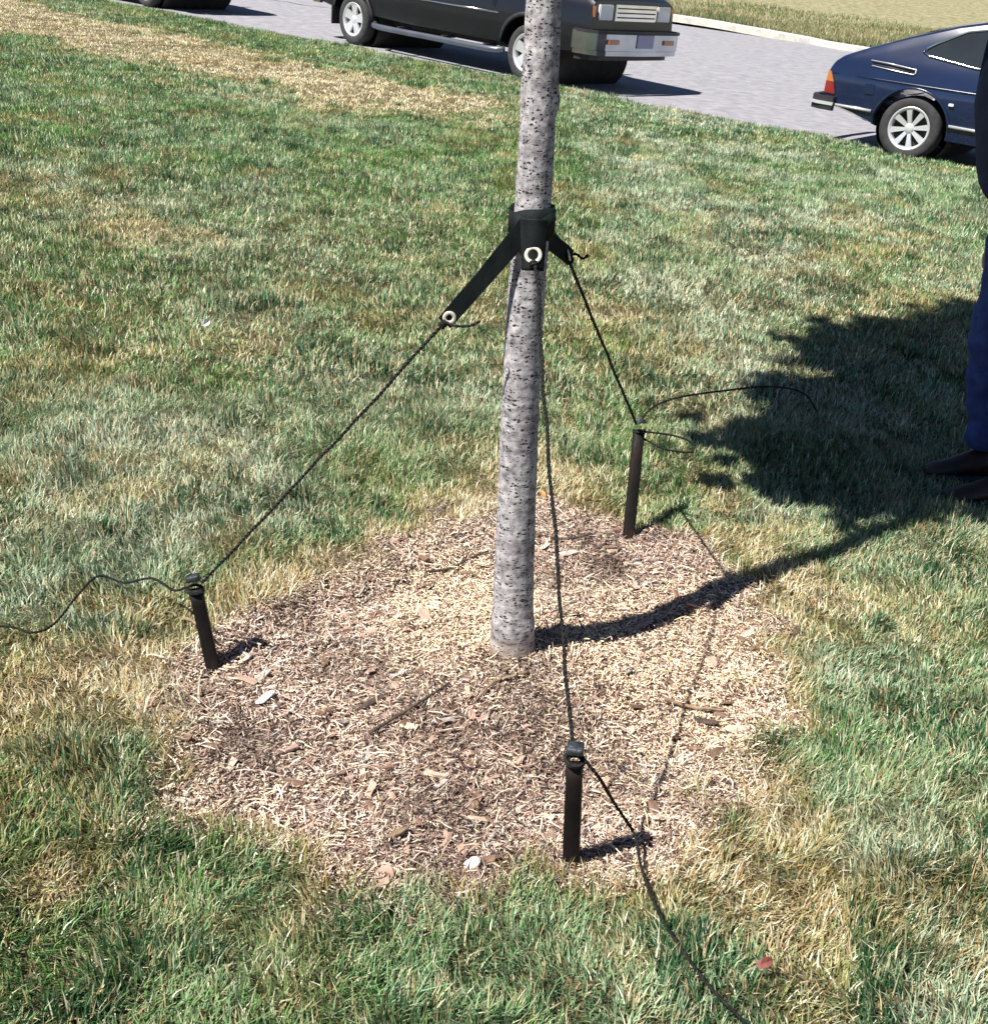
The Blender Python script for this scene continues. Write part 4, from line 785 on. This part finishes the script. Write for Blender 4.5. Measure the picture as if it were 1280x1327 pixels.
for v_ in bm.verts:
    x, y, z = v_.co; y *= .078; zz = z * .118; xx = x * .098
    if z < -.2: y *= 1 - .25 * (-z - .2); xx *= 1 - (.10 if x < 0 else .35) * (-z - .2)
    if x < -.6: xx -= .022 * math.exp(-(v_.co.y / .16) ** 2 - ((z + .12) / .18) ** 2); xx += .010 * math.exp(-((abs(v_.co.y) - .36) / .16) ** 2 - ((z - .06) / .12) ** 2); xx -= .005 * math.exp(-(v_.co.y / .32) ** 2 - ((z + .47) / .09) ** 2)
    v_.co = (xx - .245, y, zz + 1.68)
for s in (-1, 1): bmesh.ops.create_uvsphere(bm, u_segments=10, v_segments=8, radius=1, matrix=Matrix.Translation((-.235, s * .078, 1.675)) @ Matrix.Diagonal((.022, .009, .032, 1)))
head = from_bm('head', bm, M['skin'], person, True)
for s in (-1, 1):
    bm = bmesh.new(); bmesh.ops.create_uvsphere(bm, u_segments=10, v_segments=8, radius=.011, matrix=Matrix.Translation((-.326, s * .029, 1.688))); from_bm('eye', bm, M['eye'], head, True)
bm = bmesh.new(); bmesh.ops.create_uvsphere(bm, u_segments=28, v_segments=20, radius=1)
for v_ in list(bm.verts):
    if v_.co.z < -.35 or (v_.co.x < -.35 and v_.co.z < .42): bm.verts.remove(v_)
for v_ in bm.verts: v_.co = (v_.co.x * .108 - .240, v_.co.y * .087, v_.co.z * .127 + 1.685)
from_bm('hair', bm, M['hair'], person, True)
for s in (-1, 1):
    yc = s * .11; bm = bmesh.new(); secs = [(.085, .030, .075), (.06, .042, .11), (.0, .046, .135), (-.06, .046, .105), (-.12, .050, .075), (-.17, .046, .058), (-.205, .030, .040)]
    rg = []
    for x, w, h in secs: rg.append([bm.verts.new((x, yc + w * math.cos(a) * (1 if math.sin(a) < .2 else .85), .018 + max(0, .5 + .5 * math.sin(a)) * (h - .018))) for a in [2 * math.pi * k / 12 for k in range(12)]])
    for a, b_ in zip(rg, rg[1:]):
        for i in range(12): bm.faces.new((a[i], b_[i], b_[(i + 1) % 12], a[(i + 1) % 12]))
    bm.faces.new(rg[0]); bm.faces.new(list(reversed(rg[-1]))); bmesh.ops.recalc_face_normals(bm, faces=bm.faces); bt = from_bm('boot', bm, M['boot'], person, True)
    bm = bmesh.new(); pl = [(x, w) for x, w, h in secs]; lo = [bm.verts.new((x, yc + w * 1.04, .0)) for x, w in pl] + [bm.verts.new((x, yc - w * 1.04, .0)) for x, w in reversed(pl)]; f_ = bm.faces.new(lo); r_ = bmesh.ops.extrude_face_region(bm, geom=[f_])
    for q in r_['geom']:
        if isinstance(q, bmesh.types.BMVert): q.co.z += .022
    bmesh.ops.recalc_face_normals(bm, faces=bm.faces); from_bm('sole', bm, M['sole'], bt)
